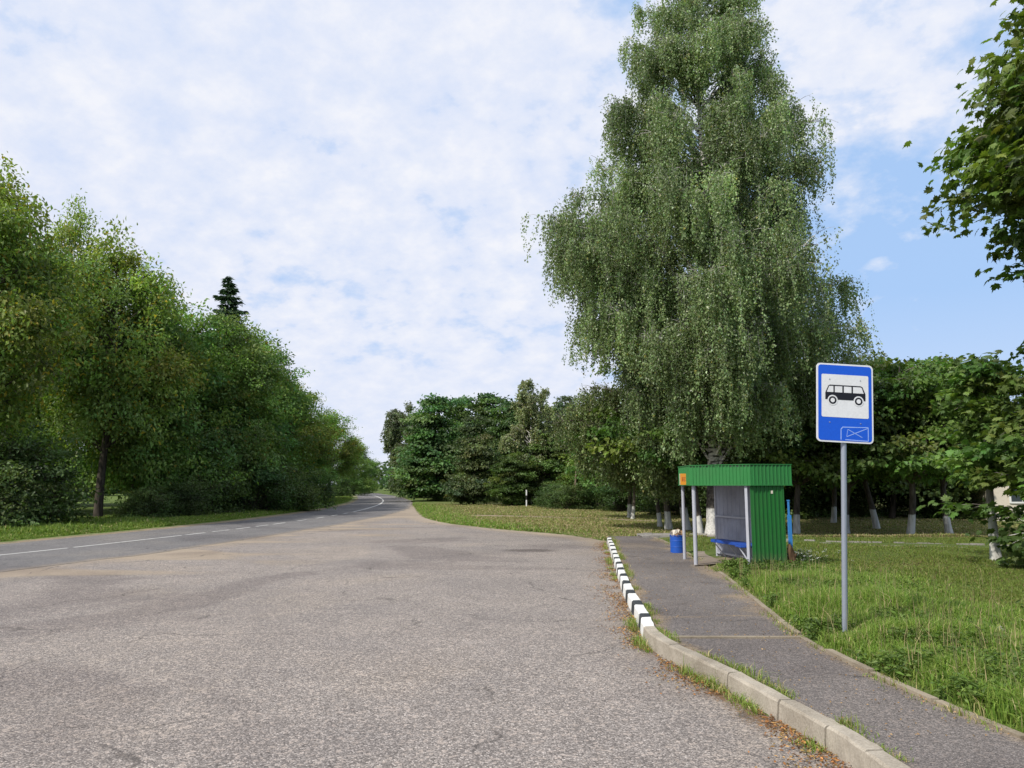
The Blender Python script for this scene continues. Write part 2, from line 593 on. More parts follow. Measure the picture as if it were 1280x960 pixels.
def gz(x, y):
    """ground height"""
    x = np.asarray(x, float); y = np.asarray(y, float)
    rd = road_dist(x, y)
    right_of_bay = x - bay_right(np.clip(y, KC[0, 1], BE[-1, 1]))
    raised = sstep(.16, .34, right_of_bay) * sstep(KEND + 2.5, KEND - .2, y)
    z = .095 * raised
    d = right_of_bay
    e = np.where(y > KEND, sstep(.0, .5, d), sstep(.2, .4, d))
    z = z + (.03 + .02 * vnoise(x, y, 1.3, 3)) * e * np.where((y > BE[-1, 1]), 0, 1)
    # footpath cut
    onp = (sstep(-.05, .10, x - kx(y)) * sstep(.30, .05, x - pex(y))) * (y < KEND + 1.5)
    z = z * (1 - onp) + .07 * onp
    z = z + sstep(.35, .9, x - pex(y)) * .05 * raised
    lft = sstep(-3.6, -5.2, rd)
    z = z + lft * (.05 + .06 * vnoise(x, y, 2.1, 5))
    far = sstep(3.6, 5, rd) * (y > BE[-1, 1] - 4)
    z = z + far * .05
    inbay = (d < .14) & (rd > -3.5) & (y < BE[-1, 1]) | (np.abs(rd) < 3.55)
    z = np.where(inbay, -.05, z)
    return z


# ------------------------------------------------------------------ ground
def axis(fine_a, fine_b, step, coarse_to_a, coarse_to_b):
    v = list(np.arange(fine_a, fine_b + 1e-6, step))
    s = step
    x = fine_b
    while x < coarse_to_b:
        s *= 1.22; x += s; v.append(x)
    s = step; x = fine_a
    while x > coarse_to_a:
        s *= 1.22; x -= s; v.insert(0, x)
    return np.array(v)


gx = axis(-24, 20, .3, -2600, 2600)
gy = axis(0, 66, .3, -700, 3600)
GX, GY = np.meshgrid(gx, gy)
GZ = gz(GX, GY)
rd = road_dist(GX, GY)
bayd = GX - bay_right(np.clip(GY, KC[0, 1], BE[-1, 1]))
n1 = vnoise(GX, GY, 2.3, 11); n2 = vnoise(GX, GY, .9, 12); n3 = vnoise(GX, GY, 7.0, 13)
sand = np.zeros_like(GX); lush = np.zeros_like(GX); dry = np.zeros_like(GX)
sand += sstep(-4.7, -3.7, rd) * (rd < 0) * .75                       # left shoulder
field = (GX > -12) & (GY > KEND - .5) & (GX < 40) & (rd > 3) & (GY < 90)
edge = np.where(field, sstep(1.6, .1, bayd), 0)
sand += np.where(field, sstep(.55, -.05, bayd) * .7, 0)
lush += np.where(field, sstep(4.5, .8, bayd) * .6 * sstep(1.5, 3.5, -GX + 3 + (GY - 28) * .1), 0)
dry += np.where(field, .25 + .6 * n1 * sstep(1.0, 5, bayd), 0)
# sandy wheel tracks across the field
def seg_dist(ax, ay, bx, by):
    vx, vy = bx - ax, by - ay
    t = np.clip(((GX - ax) * vx + (GY - ay) * vy) / (vx * vx + vy * vy), 0, 1)
    return np.hypot(GX - ax - t * vx, GY - ay - t * vy)
for (p, q, w) in (((598, 645), (745, 649), .9), ((745, 649), (812, 652), .5), ((560, 636), (600, 635), .6), ((1020, 664), (1240, 669), .8), ((1000, 662), (1100, 665), .5)):
    a = at(*p); b = at(*q)
    sd = seg_dist(a[0], a[1], b[0], b[1])
    sand = np.maximum(sand, sstep(w * 1.7, w * .35, sd) * .85)
# lawn on the right
lawn = (GX > pex(GY)) & (GY < KEND + 4)
dl = GX - pex(np.clip(GY, PE[0, 1], PE[-1, 1]))
lush += np.where(lawn, .55 * sstep(3.2, 1.2, dl) * sstep(17, 13, GY) + .25 * sstep(18, 22, GY), 0)
dry += np.where(lawn, .45 * n1 * sstep(9, 13, GY) * sstep(20, 17, GY) + .12, 0)
sand += np.where(lawn, sstep(.35, .0, dl) * .6, 0)
sh = np.hypot((GX - 5.9) / 2.0, (GY - 18.6) / 2.2)
sand = np.maximum(sand, sstep(1.25, .6, sh) * .62)
lush += np.where(rd < -4, .75 * sstep(-14, -5, rd) + .35, 0)
msk = np.stack([np.clip(sand, 0, 1), np.clip(lush, 0, 1), np.clip(dry, 0, 1), np.ones_like(sand)], -1).reshape(-1, 4)
g = MB()
nx, ny = len(gx), len(gy)
I = np.arange(ny - 1)[:, None] * nx + np.arange(nx - 1)[None, :]
g.add(np.stack([GX, GY, GZ], -1).reshape(-1, 3), np.stack([I, I + 1, I + nx + 1, I + nx], -1).reshape(-1, 4), 0, msk)
tag(g.build('ground', M['ground'], smooth=True, attr='mask'), kind='structure')

# ------------------------------------------------------------------ bus bay sheet
ys = np.concatenate([np.arange(-6, 40, .16), np.arange(40, BE[-1, 1] - .2, .4)])
xl = road_x(ys) + .2
xr = bay_right(np.clip(ys, KC[0, 1], None)) + np.where(ys < KEND, .09, 0) + np.where(ys > KEND, .12 * (vnoise(ys, ys * 0, .8, 4) - .5), 0)
uu = 1 - (1 - np.linspace(0, 1, 140)) ** 1.35
BX = xl[:, None] + (xr - xl)[:, None] * uu[None, :]
BY = np.repeat(ys[:, None], 140, 1)
brd = road_dist(BX, BY)
redge = (xr[:, None] - BX)
q = vnoise(BX, BY, 3.1, 21); q2 = vnoise(BX * .35 + BY * .2, BY, 1.2, 22); q3 = vnoise(BX, BY, 1.0, 23)
sd = np.zeros_like(BX)
sd += sstep(6.2, 3.6, brd + 1.5 * (q - .5)) * .62
sd += sstep(11, 6, brd) * sstep(.42, .72, q2) * .85
sd += sstep(40, 50, BY) * .35
sd += sstep(.56, .8, vnoise(BX * .5, BY * .9, 2.6, 31)) * .22 * sstep(4, 7, BY)
sd += np.where(BY > KEND - 2, sstep(2.2, .0, redge) * .5, 0)
sd += sstep(1.6, .2, redge) * .35
lf = np.where(BY < KEND, sstep(.62, .05, redge + .45 * (q3 - .5)) * (.4 + .25 * sstep(13, 9.5, BY)) * (.5 + .8 * vnoise(BX, BY, .35, 33)), 0)
st = np.zeros_like(BX)
for (px, py, rx, ry) in ((662, 688, 1.2, .8),):
    c = at(px, py)
    st = np.maximum(st, sstep(1.25, .3, np.hypot((BX - c[0]) / rx, (BY - c[1]) / ry)) * .85)
b = MB()
nx, ny = 140, len(ys)
I = np.arange(ny - 1)[:, None] * nx + np.arange(nx - 1)[None, :]
b.add(np.stack([BX, BY, 0 * BX], -1).reshape(-1, 3), np.stack([I, I + 1, I + nx + 1, I + nx], -1).reshape(-1, 4), 0,
      np.stack([np.clip(sd, 0, 1), st, np.clip(lf, 0, 1), np.ones_like(sd)], -1).reshape(-1, 4))
tag(b.build('bus_bay', M['bay'], attr='mask'), kind='structure')

# ------------------------------------------------------------------ road
off = np.linspace(-1, 1, 25)
wob = .22 * (vnoise(RS, RS * 0, 1.7, 41) - .5) + .35 * (vnoise(RS, RS * 0, 6., 42) - .5)
hw = 3.35 + 0 * RS
hwr = 3.45 + wob + .5 * sstep(30, 18, RC[:, 1])
ox = np.where(off[None, :] < 0, off[None, :] * (hw + .4 * wob)[:, None], off[None, :] * hwr[:, None])
RX = RC[:, 0:1] + RN[:, 0:1] * ox
RY = RC[:, 1:2] + RN[:, 1:2] * ox
edge_s = np.maximum(sstep(.78, 1.0, np.abs(off))[None, :] * np.where(off[None, :] > 0, .62, .4), 0) * np.ones_like(RX)
stn = sstep(.35, .0, np.abs(np.abs(off) - .5))[None, :] * .35 * np.ones_like(RX)
r_ = MB()
nx, ny = 25, len(RC)
I = np.arange(ny - 1)[:, None] * nx + np.arange(nx - 1)[None, :]
r_.add(np.stack([RX, RY, 0 * RX + .006], -1).reshape(-1, 3), np.stack([I, I + 1, I + nx + 1, I + nx], -1).reshape(-1, 4), 0,
       np.stack([edge_s, stn, 0 * stn, 0 * stn + 1], -1).reshape(-1, 4))
road = tag(r_.build('road', M['road'], attr='mask'), kind='structure')
# centre line, painted on the road
ln = MB()
def line_piece(s0, s1, w=.06):
    k = max(2, int((s1 - s0) / 1.0) + 1)
    s = np.linspace(s0, s1, k)
    x = np.interp(s, RS, RC[:, 0]); y = np.interp(s, RS, RC[:, 1])
    nxv = np.interp(s, RS, RN[:, 0]); nyv = np.interp(s, RS, RN[:, 1])
    V = np.concatenate([np.stack([x - nxv * w, y - nyv * w, 0 * x + .0105], 1), np.stack([x + nxv * w, y + nyv * w, 0 * x + .0105], 1)])
    i = np.arange(k - 1)
    ln.add(V, np.stack([i, i + k, i + k + 1, i + 1], 1))
sy = lambda Y: float(np.interp(Y, RC[:, 1], RS))
s = sy(2)
while s < sy(27): line_piece(s, s + 6.0); s += 6.25
while s < sy(39): line_piece(s, s + 1.5); s += 2.1
while s < sy(56): line_piece(s, s + 1.7); s += 3.6
line_piece(sy(58), sy(150), .09)
ln.build('centre_line', M['marking'], road)

# ------------------------------------------------------------------ footpath
ys = np.arange(1.0, KEND + 1.0, .12)
xl = kx(ys) + .15
xr = pex(ys)
pu = np.linspace(0, 1, 40)
FX = xl[:, None] + (xr - xl)[:, None] * pu
FY = np.repeat(ys[:, None], 40, 1)
le = FX - xl[:, None]; re = xr[:, None] - FX
w1 = vnoise(FX, FY, .7, 51); w2 = vnoise(FX, FY, 1.9, 52)
sd = np.maximum(sstep(.5, .0, re + .5 * (w1 - .5)) * .6 * sstep(9.0, 12, FY), sstep(.30, .0, le + .3 * (w1 - .5)) * .75)
sd = np.maximum(sd, sstep(.2, 0., re) * .55)
sd += sstep(.55, .8, w2) * .3 * sstep(11, 16, FY) + .12 * sstep(14, 20, FY)
jy = at(900, 768, PZ)[1]
sd = np.maximum(sd, sstep(.09, .02, np.abs(FY - jy - .25 * (w2 - .5) - .1 * np.sin(FX * 2))) * .7)
jy2 = at(860, 722, PZ)[1]
sd = np.maximum(sd, sstep(.10, .02, np.abs(FY - jy2 + .3 * (w2 - .5))) * .55 * (le > .35))
st = sstep(.45, .7, vnoise(FX, FY, 1.2, 53)) * .35
f = MB()
nx, ny = 40, len(ys)
I = np.arange(ny - 1)[:, None] * nx + np.arange(nx - 1)[None, :]
f.add(np.stack([FX, FY, PZ + .012 * (w2 - .5)], -1).reshape(-1, 3), np.stack([I, I + 1, I + nx + 1, I + nx], -1).reshape(-1, 4), 0,
      np.stack([np.clip(sd, 0, 1), st, 0 * st, 0 * st + 1], -1).reshape(-1, 4))
footpath = tag(f.build('footpath', M['path'], attr='mask'), kind='structure')
# narrow concrete edging on the grass side and the joint strip across
e = MB()
s = 3.0
while s < KEND - .5:
    y0, y1 = s, s + .98
    p0 = np.array([pex(y0), y0]); p1 = np.array([pex(y1), y1])
    if not (16.9 < y0 < 21):
        yy = np.linspace(y0, y1 - .02, 5)
        xx = pex(yy)
        dz = rng.uniform(-.015, .012) + (.0 if y0 > 8 else .01)
        V = []
        for a_, b_ in zip(xx, yy):
            V += [(a_, b_, 0), (a_, b_, PZ + .02 + dz), (a_ + .075, b_, PZ + .02 + dz), (a_ + .075, b_, 0)]
        F = []
        for k in range(4):
            o_ = k * 4
            F += [(o_, o_ + 4, o_ + 5, o_ + 1), (o_ + 1, o_ + 5, o_ + 6, o_ + 2), (o_ + 2, o_ + 6, o_ + 7, o_ + 3)]
        F += [(0, 1, 2, 3), (16, 19, 18, 17)]
        e.add(V, F)
    s += 1.0
jy = at(900, 797, PZ)[1]
xa, xb = kx(jy) + .17, pex(jy) - .01
e.box(((xa + xb) / 2, jy, PZ - .02), (xb - xa, .075, .072), rz=-.01)
tag(e.build('path_edging', M['edging']), kind='structure')
# second walk crossing the lawn, with low edge slabs
gp = MB()
wy = [(4.6, 27.6), (7.2, 27.0), (9.5, 26.2), (12, 25.3), (14.4, 24.3), (17, 23.2)]
wy = np.array([at(800, 675)[:2], at(855, 675)[:2], at(915, 678)[:2], at(1000, 684)[:2], at(1090, 688)[:2], at(1190, 690)[:2], at(1330, 694)[:2]])
WC = spline(wy, 40)
for side, zz, wdt in ((0, .135, 1.15),):
    V = np.concatenate([np.c_[WC[:, 0], WC[:, 1] - wdt / 2, np.full(40, .19)], np.c_[WC[:, 0], WC[:, 1] + wdt / 2, np.full(40, .19)]])
    i = np.arange(39)
    gp.add(V - np.array([0, 0, .03]), np.stack([i, i + 1, i + 41, i + 40], 1))
tag(gp.build('garden_path', M['slab']), kind='structure')
ge = MB()
for k in range(0, 38):
    for sgn, pr in ((-1, .5), (1, .85)):
        if random.random() < pr or (sgn < 0 and k < 12):
            c = (WC[k] + WC[k + 1]) / 2
            d = WC[k + 1] - WC[k]
            ge.box((c[0], c[1] + sgn * .64, .155 + random.uniform(-.02, .02)), (np.hypot(*d) * .96, .10, .12), math.atan2(d[1], d[0]))
tag(ge.build('path_edging', M['slab']), kind='structure')
# trodden earth under the shelter
ps = MB()
sp = [at(866, 699, PZ)[:2], at(868, 708, PZ)[:2], (4.9, 18.6), (5.35, 17.9), (6.75, 17.85), (6.9, 18.5), (6.05, 21.9), (5.2, 22.0)]
rr = [np.array(p) for p in sp]
V = [(p[0], p[1], .152) for p in rr]
ps.add(V, [tuple(range(len(V)))])
tag(ps.build('shelter_floor', M['pave']), kind='structure')

# ------------------------------------------------------------------ kerb stones
KS = np.concatenate([[0], np.cumsum(np.linalg.norm(np.diff(KC, axis=0), axis=1))])
sk = lambda Y: float(np.interp(Y, KC[:, 1], KS))
Ypaint = at(806, 800)[1]


def kerbstone(s0, s1, split=None, dz=0.0, dr=0.0, name='kerbstone'):
    n = 7
    ss = sorted(set(list(np.linspace(s0, s1, n)) + ([split] if split else [])))
    prof = [(0.0, -.05), (.018, .155), (.035, .172), (.15, .175), (.155, .165), (.155, -.05)]
    mb = MB()
    V, F0, F1 = [], [], []
    c0 = np.array([np.interp((s0 + s1) / 2, KS, KC[:, 0]), np.interp((s0 + s1) / 2, KS, KC[:, 1])])
    jit = np.random.default_rng(int(s0 * 1000)).normal(0, .0035, (len(ss), len(prof), 2))
    for a_, sv in enumerate(ss):
        x = np.interp(sv, KS, KC[:, 0]); y = np.interp(sv, KS, KC[:, 1])
        x2 = np.interp(sv + .05, KS, KC[:, 0]); y2 = np.interp(sv + .05, KS, KC[:, 1])
        t_ = np.array([x2 - x, y2 - y]); t_ /= np.hypot(*t_)
        nn = np.array([t_[1], -t_[0]])
        for b_, (o_, z) in enumerate(prof):
            j = jit[a_, b_]
            V.append((x + nn[0] * (o_ + dr + j[0]) - c0[0], y + nn[1] * (o_ + dr + j[0]) - c0[1], z + dz + j[1]))
    m_ = len(prof)
    for a_ in range(len(ss) - 1):
        tgt = F1 if (split and ss[a_] >= split - 1e-6) else F0
        for b_ in range(m_ - 1):
            tgt.append((a_ * m_ + b_, a_ * m_ + b_ + 1, (a_ + 1) * m_ + b_ + 1, (a_ + 1) * m_ + b_))
    F0.append(tuple(range(m_))[::-1])
    (F1 if split else F0).append(tuple((len(ss) - 1) * m_ + i for i in range(m_)))
    mb.add(V, F0, 0)
    if F1:
        b0 = mb.n - len(V)
        g4 = [q_ for q_ in F1 if len(q_) == 4]; g6 = [q_ for q_ in F1 if len(q_) == 6]
        mb.F.append((np.array(g4) + b0, 1))
        if g6: mb.F.append((np.array(g6) + b0, 1))
    o = mb.build(name, [M['kerb_white'], M['kerb_black']] if split else M['kerb'])
    o.location = (c0[0], c0[1], 0)
    return o


s = sk(Ypaint)
first = True
idx = 0
while s < KS[-1] - .2:
    L_ = 1.26 if idx else 1.02
    s1 = min(s + L_ - .012, KS[-1])
    o = kerbstone(s, s1, split=s + (.66 if idx == 0 else .80), dz=rng.uniform(-.012, .012) + (.015 if idx < 2 else 0), dr=rng.uniform(-.008, .008))
    tag(o, 'white and black painted kerbstone in the striped row beside the footpath', 'kerbstone', 'striped kerbstones along the footpath')
    if idx == 0:
        tag(o, 'nearest striped kerbstone, right against the unpainted grey kerb', 'kerbstone', 'striped kerbstones along the footpath')
    s += L_
    idx += 1
bare_lab = ['unpainted grey kerbstone touching the first white striped one', 'unpainted grey kerbstone, second from the striped row', 'long grey kerbstone, third from the striped row',
            'grey kerbstone fourth from the striped row, with cracked top', 'grey kerbstone in the curve, fifth from the striped row', 'grey rounded kerbstone near bottom edge, sixth from the striped row',
            'grey kerbstone at the very bottom edge of the view', 'grey kerbstone around the corner below the view']
s = sk(Ypaint) - .012
for k, lab in enumerate(bare_lab):
    L_ = (1.15, 1.35, .95, .7, .55, .6, .7, .8)[k]
    if s - L_ < 0.0: break
    o = kerbstone(s - L_, s, None, dz=rng.uniform(-.01, .006), dr=rng.uniform(-.012, .012))
    tag(o, lab, 'kerbstone', 'unpainted kerbstones')
    s -= L_ + .014

# ------------------------------------------------------------------ foliage machinery
def unit(v):
    return v / (np.linalg.norm(v, axis=-1, keepdims=True) + 1e-9)


def kites(mb, P, Nn, U, L, W, col, mi=0, fold=.18):
    n = len(P)
    U = unit(U)
    S = unit(np.cross(Nn, U))
    Nn = np.cross(U, S)
    L = np.broadcast_to(L, (n,))[:, None]; W = np.broadcast_to(W, (n,))[:, None]
    V = np.empty((n, 4, 3))
    V[:, 0] = P
    V[:, 1] = P + U * L * .42 + S * W * .5 + Nn * W * fold
    V[:, 2] = P + U * L - Nn * L * .12
    V[:, 3] = P + U * L * .42 - S * W * .5 + Nn * W * fold
    F = np.arange(n * 4).reshape(n, 4)
    C = np.ones((n, 4, 4)); C[:, :, :3] = col[:, None, :]
    mb.add(V.reshape(-1, 3), F, mi, C.reshape(-1, 4))


MAPLE = np.array([(0, -.05), (.16, .0), (.42, -.02), (.30, .14), (.62, .28), (.46, .36), (.50, .56), (.26, .50), (.22, .72), (.10, .70), (0, 1.0),
                  (-.10, .70), (-.22, .72), (-.26, .50), (-.50, .56), (-.46, .36), (-.62, .28), (-.30, .14), (-.42, -.02), (-.16, .0)])


def maples(mb, P, Nn, U, L, col, mi=0):
    n = len(P); k = len(MAPLE)
    U = unit(U); S = unit(np.cross(Nn, U)); Nn = np.cross(U, S)
    L = np.broadcast_to(L, (n,))
    V = np.empty((n, k + 1, 3))
    mid = (0, .3)
    for i, (a, b_) in enumerate([mid] + [tuple(p) for p in MAPLE]):
        r2 = a * a + (b_ - .3) ** 2
        V[:, i] = P + (S * a + U * b_ - Nn * (r2 * .45 - abs(a) * .12)) * L[:, None]
    ring = np.arange(k)
    T = np.stack([np.zeros(k, int), ring + 1, (ring + 1) % k + 1], 1)
    F = (np.arange(n)[:, None, None] * (k + 1) + T[None]).reshape(-1, 3)
    C = np.ones((n, k + 1, 4)); C[:, :, :3] = col[:, None, :]
    mb.add(V.reshape(-1, 3), F, mi, C.reshape(-1, 4))


def jitcol(r, base, n, s=.16, yellow=0.0, ycol=(.22, .19, .02)):
    c = np.asarray(base)[None, :] * np.exp(r.normal(0, s, (n, 1))) * np.exp(r.normal(0, s * .35, (n, 3)))
    if yellow > 0:
        m = r.random(n) < yellow
        c[m] = np.asarray(ycol) * np.exp(r.normal(0, .25, (m.sum(), 1)))
    return c


def bez(p0, p1, p2, n):
    t = np.linspace(0, 1, n)[:, None]
    return (1 - t) ** 2 * p0 + 2 * t * (1 - t) * p1 + t * t * p2


def lobes(r, k=5, amp=.22):
    ph = r.uniform(0, 6.28, k); kz = r.uniform(.2, .9, k); m = r.integers(1, 4, k)
    def f(z, phi):
        s = 0
        for i in range(k): s = s + np.sin(m[i] * phi + kz[i] * z + ph[i])
        return 1 + amp * s / math.sqrt(k)
    return f


def crown_env(kind):
    if kind == 'oval': return lambda h: np.sqrt(np.clip(1 - (2 * h - .92) ** 2 / 1.18, 0.02, 1))
    if kind == 'cone': return lambda h: np.clip(1.06 * (1 - h) ** .75, .05, 1) * sstep(-.12, .16, h)
    if kind == 'dome': return lambda h: np.sqrt(np.clip(1 - h ** 2.2, .02, 1))
    if kind == 'tall': return lambda h: np.clip(np.sin(np.pi * np.clip(h * .86 + .13, 0, 1)), .1, 1) ** .7
    return lambda h: 1 + 0 * h


def broadleaf(seed, name, H, cb, Rm, env, nb, kcl, mleaf, leafL, leafW, base, bark, leafmat, trunk_r=.16, flat=.45, sig=.75, csig=.33,
              yellow=0.0, ycol=(.22, .19, .02), lean=(0, 0), droop=.35, tints=.28, stems=1, up=.75, maple_leaf=False, visible_limbs=True, bend=0.15):
    """trunk + crown prototype under an Empty"""
    r = np.random.default_rng(seed)
    root = empty(name, (0, 0, 0))
    tb = MB()
    # trunk
    def trunk_at(z):
        t = z / H
        return np.array([lean[0] * z + bend * math.sin(2.3 * t * 3 + seed), lean[1] * z + bend * math.cos(1.7 * t * 3 + seed), z]) - np.array([bend * math.sin(seed), bend * math.cos(seed), 0])
    topz = H * .9
    if stems == 1:
        zs = np.concatenate([[-.15, 0, .12, .4], np.linspace(1, topz, 14)])
        rad = trunk_r * (1 - .88 * np.clip(zs / topz, 0, 1)) * np.where(zs < .3, 1.15 - .5 * zs.clip(0, .3), 1)
        tb.tube([trunk_at(z) for z in zs], rad, 10)
    lob = lobes(r)
    e = crown_env(env)
    lb = MB()
    cen = []
    tries = 0
    while len(cen) < nb and tries < 5000:
        tries += 1
        h = r.random()
        er = float(e(np.array(h)))
        if r.random() > er * .9 + .1: continue
        z = cb + h * (H - cb)
        phi = r.uniform(0, 2 * math.pi)
        rf = r.uniform(.3, 1) ** .5
        rho = Rm * er * lob(z, phi) * rf * .88
        c = np.array([rho * math.cos(phi), rho * math.sin(phi), z]) + trunk_at(min(z, topz)) * np.array([1, 1, 0])
        if any(np.linalg.norm((c - q) * np.array([1, 1, 1.6])) < sig * .85 for q in cen): 
            if r.random() < .8: continue
        cen.append(c)
    P_, N_, U_, C_ = [], [], [], []
    for c in cen:
        rho = math.hypot(c[0], c[1])
        z0 = max(min(c[2] - rho * r.uniform(.35, .8), topz), cb * .8 if stems == 1 else 0.0)
        z0 = max(z0, .05)
        p0 = trunk_at(z0) if stems == 1 else np.array([r.normal(0, .25), r.normal(0, .25), 0])
        mid = (p0 + c) / 2 + np.array([r.normal(0, .15), r.normal(0, .15), .18 * rho])
        pts = bez(p0, mid, c, 7)
        r0 = trunk_r * (.42 if stems == 1 else .35) * r.uniform(.6, 1.1) * (1 - .55 * z0 / H)
        tb.tube(pts, np.linspace(r0, .012, 7), 6, caps=False)
        bt = np.exp(r.normal(0, tints)) * np.array([np.exp(r.normal(0, tints * .4)), 1, np.exp(r.normal(0, tints * .4))])
        outd = unit(np.array([c[0], c[1], .15 * rho]))
        # heavier flat sprays
        for k in range(kcl):
            d = r.normal(0, 1, 3) * np.array([sig, sig, sig * flat])
            cc = c + d + outd * r.uniform(-.2, .35) * sig
            cc[2] -= .12 * (d[0] ** 2 + d[1] ** 2)
            if cc[2] < .15: cc[2] = .15 + r.random() * .3
            tb.tube(np.array([c, (c + cc) / 2 + np.array([0, 0, .06]), cc]), [.014, .009, .004], 3, caps=False)
            m = max(3, int(mleaf * r.uniform(.6, 1.4)))
            off_ = r.normal(0, 1, (m, 3)) * np.array([csig, csig, csig * max(flat, .3)])
            pos = cc + off_
            rad_ = pos - np.array([c[0] * .45, c[1] * .45, c[2] - .6])
            U = unit(rad_) * .6 + r.normal(0, .6, (m, 3)); U[:, 2] -= droop
            Nn = np.array([0, 0, up]) + .5 * unit(rad_) + r.normal(0, .42, (m, 3))
            col = jitcol(r, np.asarray(base) * bt, m, .17, yellow * r.uniform(0, 2), ycol)
            P_.append(pos); N_.append(Nn); U_.append(U); C_.append(col)
    P_ = np.concatenate(P_); N_ = np.concatenate(N_); U_ = np.concatenate(U_); C_ = np.concatenate(C_)
    HT[root.name] = float(np.percentile(P_[:, 2], 99.5))
    sz = leafL * np.exp(r.normal(0, .2, len(P_)))
    if maple_leaf: maples(lb, P_, N_, U_, sz, C_)
    else: kites(lb, P_, N_, U_, sz, sz * leafW, C_)
    tb.build('trunk' if stems == 1 else 'stems', M[bark], root, smooth=True)
    lb.build('crown' if stems == 1 else 'foliage', M[leafmat], root, attr='tint')
    return root


def birch(seed, name, H, zlow, Lf, Rf, nbr, leafL, base, trunk_r, strand=2.0, dens=1.0, spacing=.05, zmin=None, extra=(), bark='bark_birch', upper_open=0.0, whips=26):
    """weeping birch: Lf/Rf give half widths to -x and +x at height z"""
    r = np.random.default_rng(seed)
    root = empty(name, (0, 0, 0))
    tb = MB(); lb = MB()
    wob = lambda z: np.array([.22 * math.sin(z * .35 + seed) - .22 * math.sin(seed), .18 * math.cos(z * .3 + seed) - .18 * math.cos(seed), z])
    zs = np.concatenate([[-.2, 0, .15, .5], np.linspace(1.2, H * .97, 26)])
    rad = trunk_r * np.clip(1 - zs / H, .03, 1) ** .8 * np.where(zs < .4, 1.35 - .6 * zs.clip(0, .4), 1)
    tb.tube([wob(z) for z in zs], rad, 12)
    lob = lobes(r, 6, .09)
    Sx, Sl, Sd, Sb = [], [], [], []          # strand origin, length, sway, brightness
    def env(z, phi):
        c = math.cos(phi); m = .5 * (Lf(z) + Rf(z)) * .97
        side = Rf(z) if c > 0 else Lf(z)
        return (c * c * side + (1 - c * c) * m) * lob(z, phi)
    ztop = H * .985
    def limb(phi, zend, rho, thick, start=None, white=True):
        z0 = start if start is not None else max(1.9, min(zend - rho * r.uniform(.45, .85), H * .93))
        p0 = wob(z0)
        d = np.array([math.cos(phi), math.sin(phi), 0])
        p2 = wob(min(zend, ztop)) * np.array([1, 1, 0]) + d * rho + np.array([0, 0, zend])
        mid = p0 + d * rho * .55 + np.array([r.normal(0, .1), r.normal(0, .1), (zend - z0) * 1.05 + .25 * rho * .5])
        pts = bez(p0, mid, p2, 12)
        pts[1:-1, :2] += r.normal(0, .05, (10, 2))
        tb.tube(pts, np.linspace(thick, .012, 12), 6, caps=False)
        bt = math.exp(r.normal(0, .16))
        nsub = int((7 + rho * 4.2) * dens)
        for k in range(nsub):
            t = r.uniform(.25, 1) ** .8
            a = pts[min(int(t * 11), 11)]
            side = np.array([-d[1], d[0], 0]) * r.choice([-1, 1])
            dirn = unit(side * r.uniform(.2, 1) + d * r.uniform(.1, .9) + np.array([0, 0, r.uniform(.0, .7)]))
            ll = r.uniform(.3, 1.0) * (.35 + .17 * rho)
            b_ = a + dirn * ll
            sub = bez(a, (a + b_) / 2 + np.array([0, 0, .2 * ll]), b_ - np.array([0, 0, .12 * ll]), 5)
            tb.tube(sub, np.linspace(.016, .004, 5), 3, caps=False)
            for q_ in range(r.integers(3, 6)):
                o_ = sub[r.integers(1, 5)] + r.normal(0, .05, 3)
                Sx.append(o_)
                topf = min(1.0, .42 + (H - o_[2]) / (H * .55))
                Sl.append(r.uniform(.35, 1.0) ** 1.2 * strand * topf)
                Sd.append(d * r.uniform(.0, .22) + r.normal(0, .10, 3))
                Sb.append(bt)
    for i in range(nbr):
        while True:
            zend = zlow + (H - zlow) * r.random()
            phi = r.uniform(0, 2 * math.pi)
            e_ = env(zend, phi)
            if r.random() < .25 + e_ / 5.0: break
        limb(phi, zend, e_ * r.uniform(.55, 1.0), .02 + .009 * e_)
    for (phi, zend, rho, th, st_) in extra:
        limb(phi, zend, rho, th, st_)
    # leading shoot
    for k in range(whips):
        z = H * r.uniform(.86, 1.0)
        Sx.append(wob(z) + r.normal(0, .15 + .12 * (H - z), 3) * np.array([1, 1, .4])); Sl.append(strand * .45 * r.uniform(.5, 1.1)); Sd.append(r.normal(0, .35, 3)); Sb.append(1.0)
    Sx = np.array(Sx); Sl = np.array(Sl); Sd = np.array(Sd); Sd[:, 2] = 0; Sb = np.array(Sb)
    if zmin is not None:
        zm = np.array([zmin(x) for x in Sx[:, 0]])
        Sl = np.minimum(Sl, np.maximum(Sx[:, 2] - zm - r.uniform(0, .5, len(Sx)), .15))
    nl = np.maximum((Sl / spacing).astype(int), 3)
    idx = np.repeat(np.arange(len(Sx)), nl)
    t = r.random(len(idx))
    t = np.where(r.random(len(idx)) < .15, t * .25, t)
    L_ = Sl[idx]
    pos = Sx[idx] + np.stack([0 * t, 0 * t, -t * L_], 1) + Sd[idx] * (np.sin(t * 1.5) * L_ ** .8)[:, None] + r.normal(0, .058, (len(idx), 3)) * (1.35 - .7 * t)[:, None]
    # thin hanging twigs
    pick = np.arange(0, len(Sx), 2)
    w = .004
    A = Sx[pick]; B = Sx[pick] + np.stack([0 * Sl[pick], 0 * Sl[pick], -Sl[pick]], 1) + Sd[pick] * (.997 * Sl[pick] ** .8)[:, None]
    Vt = np.stack([A + [w, 0, 0], A - [w, 0, 0], B], 1).reshape(-1, 3)
    tb.add(Vt, np.arange(len(Vt)).reshape(-1, 3))
    U = r.normal(0, .55, (len(idx), 3)); U[:, 2] -= .9
    Nn = r.normal(0, 1, (len(idx), 3)) + np.array([0, 0, .25])
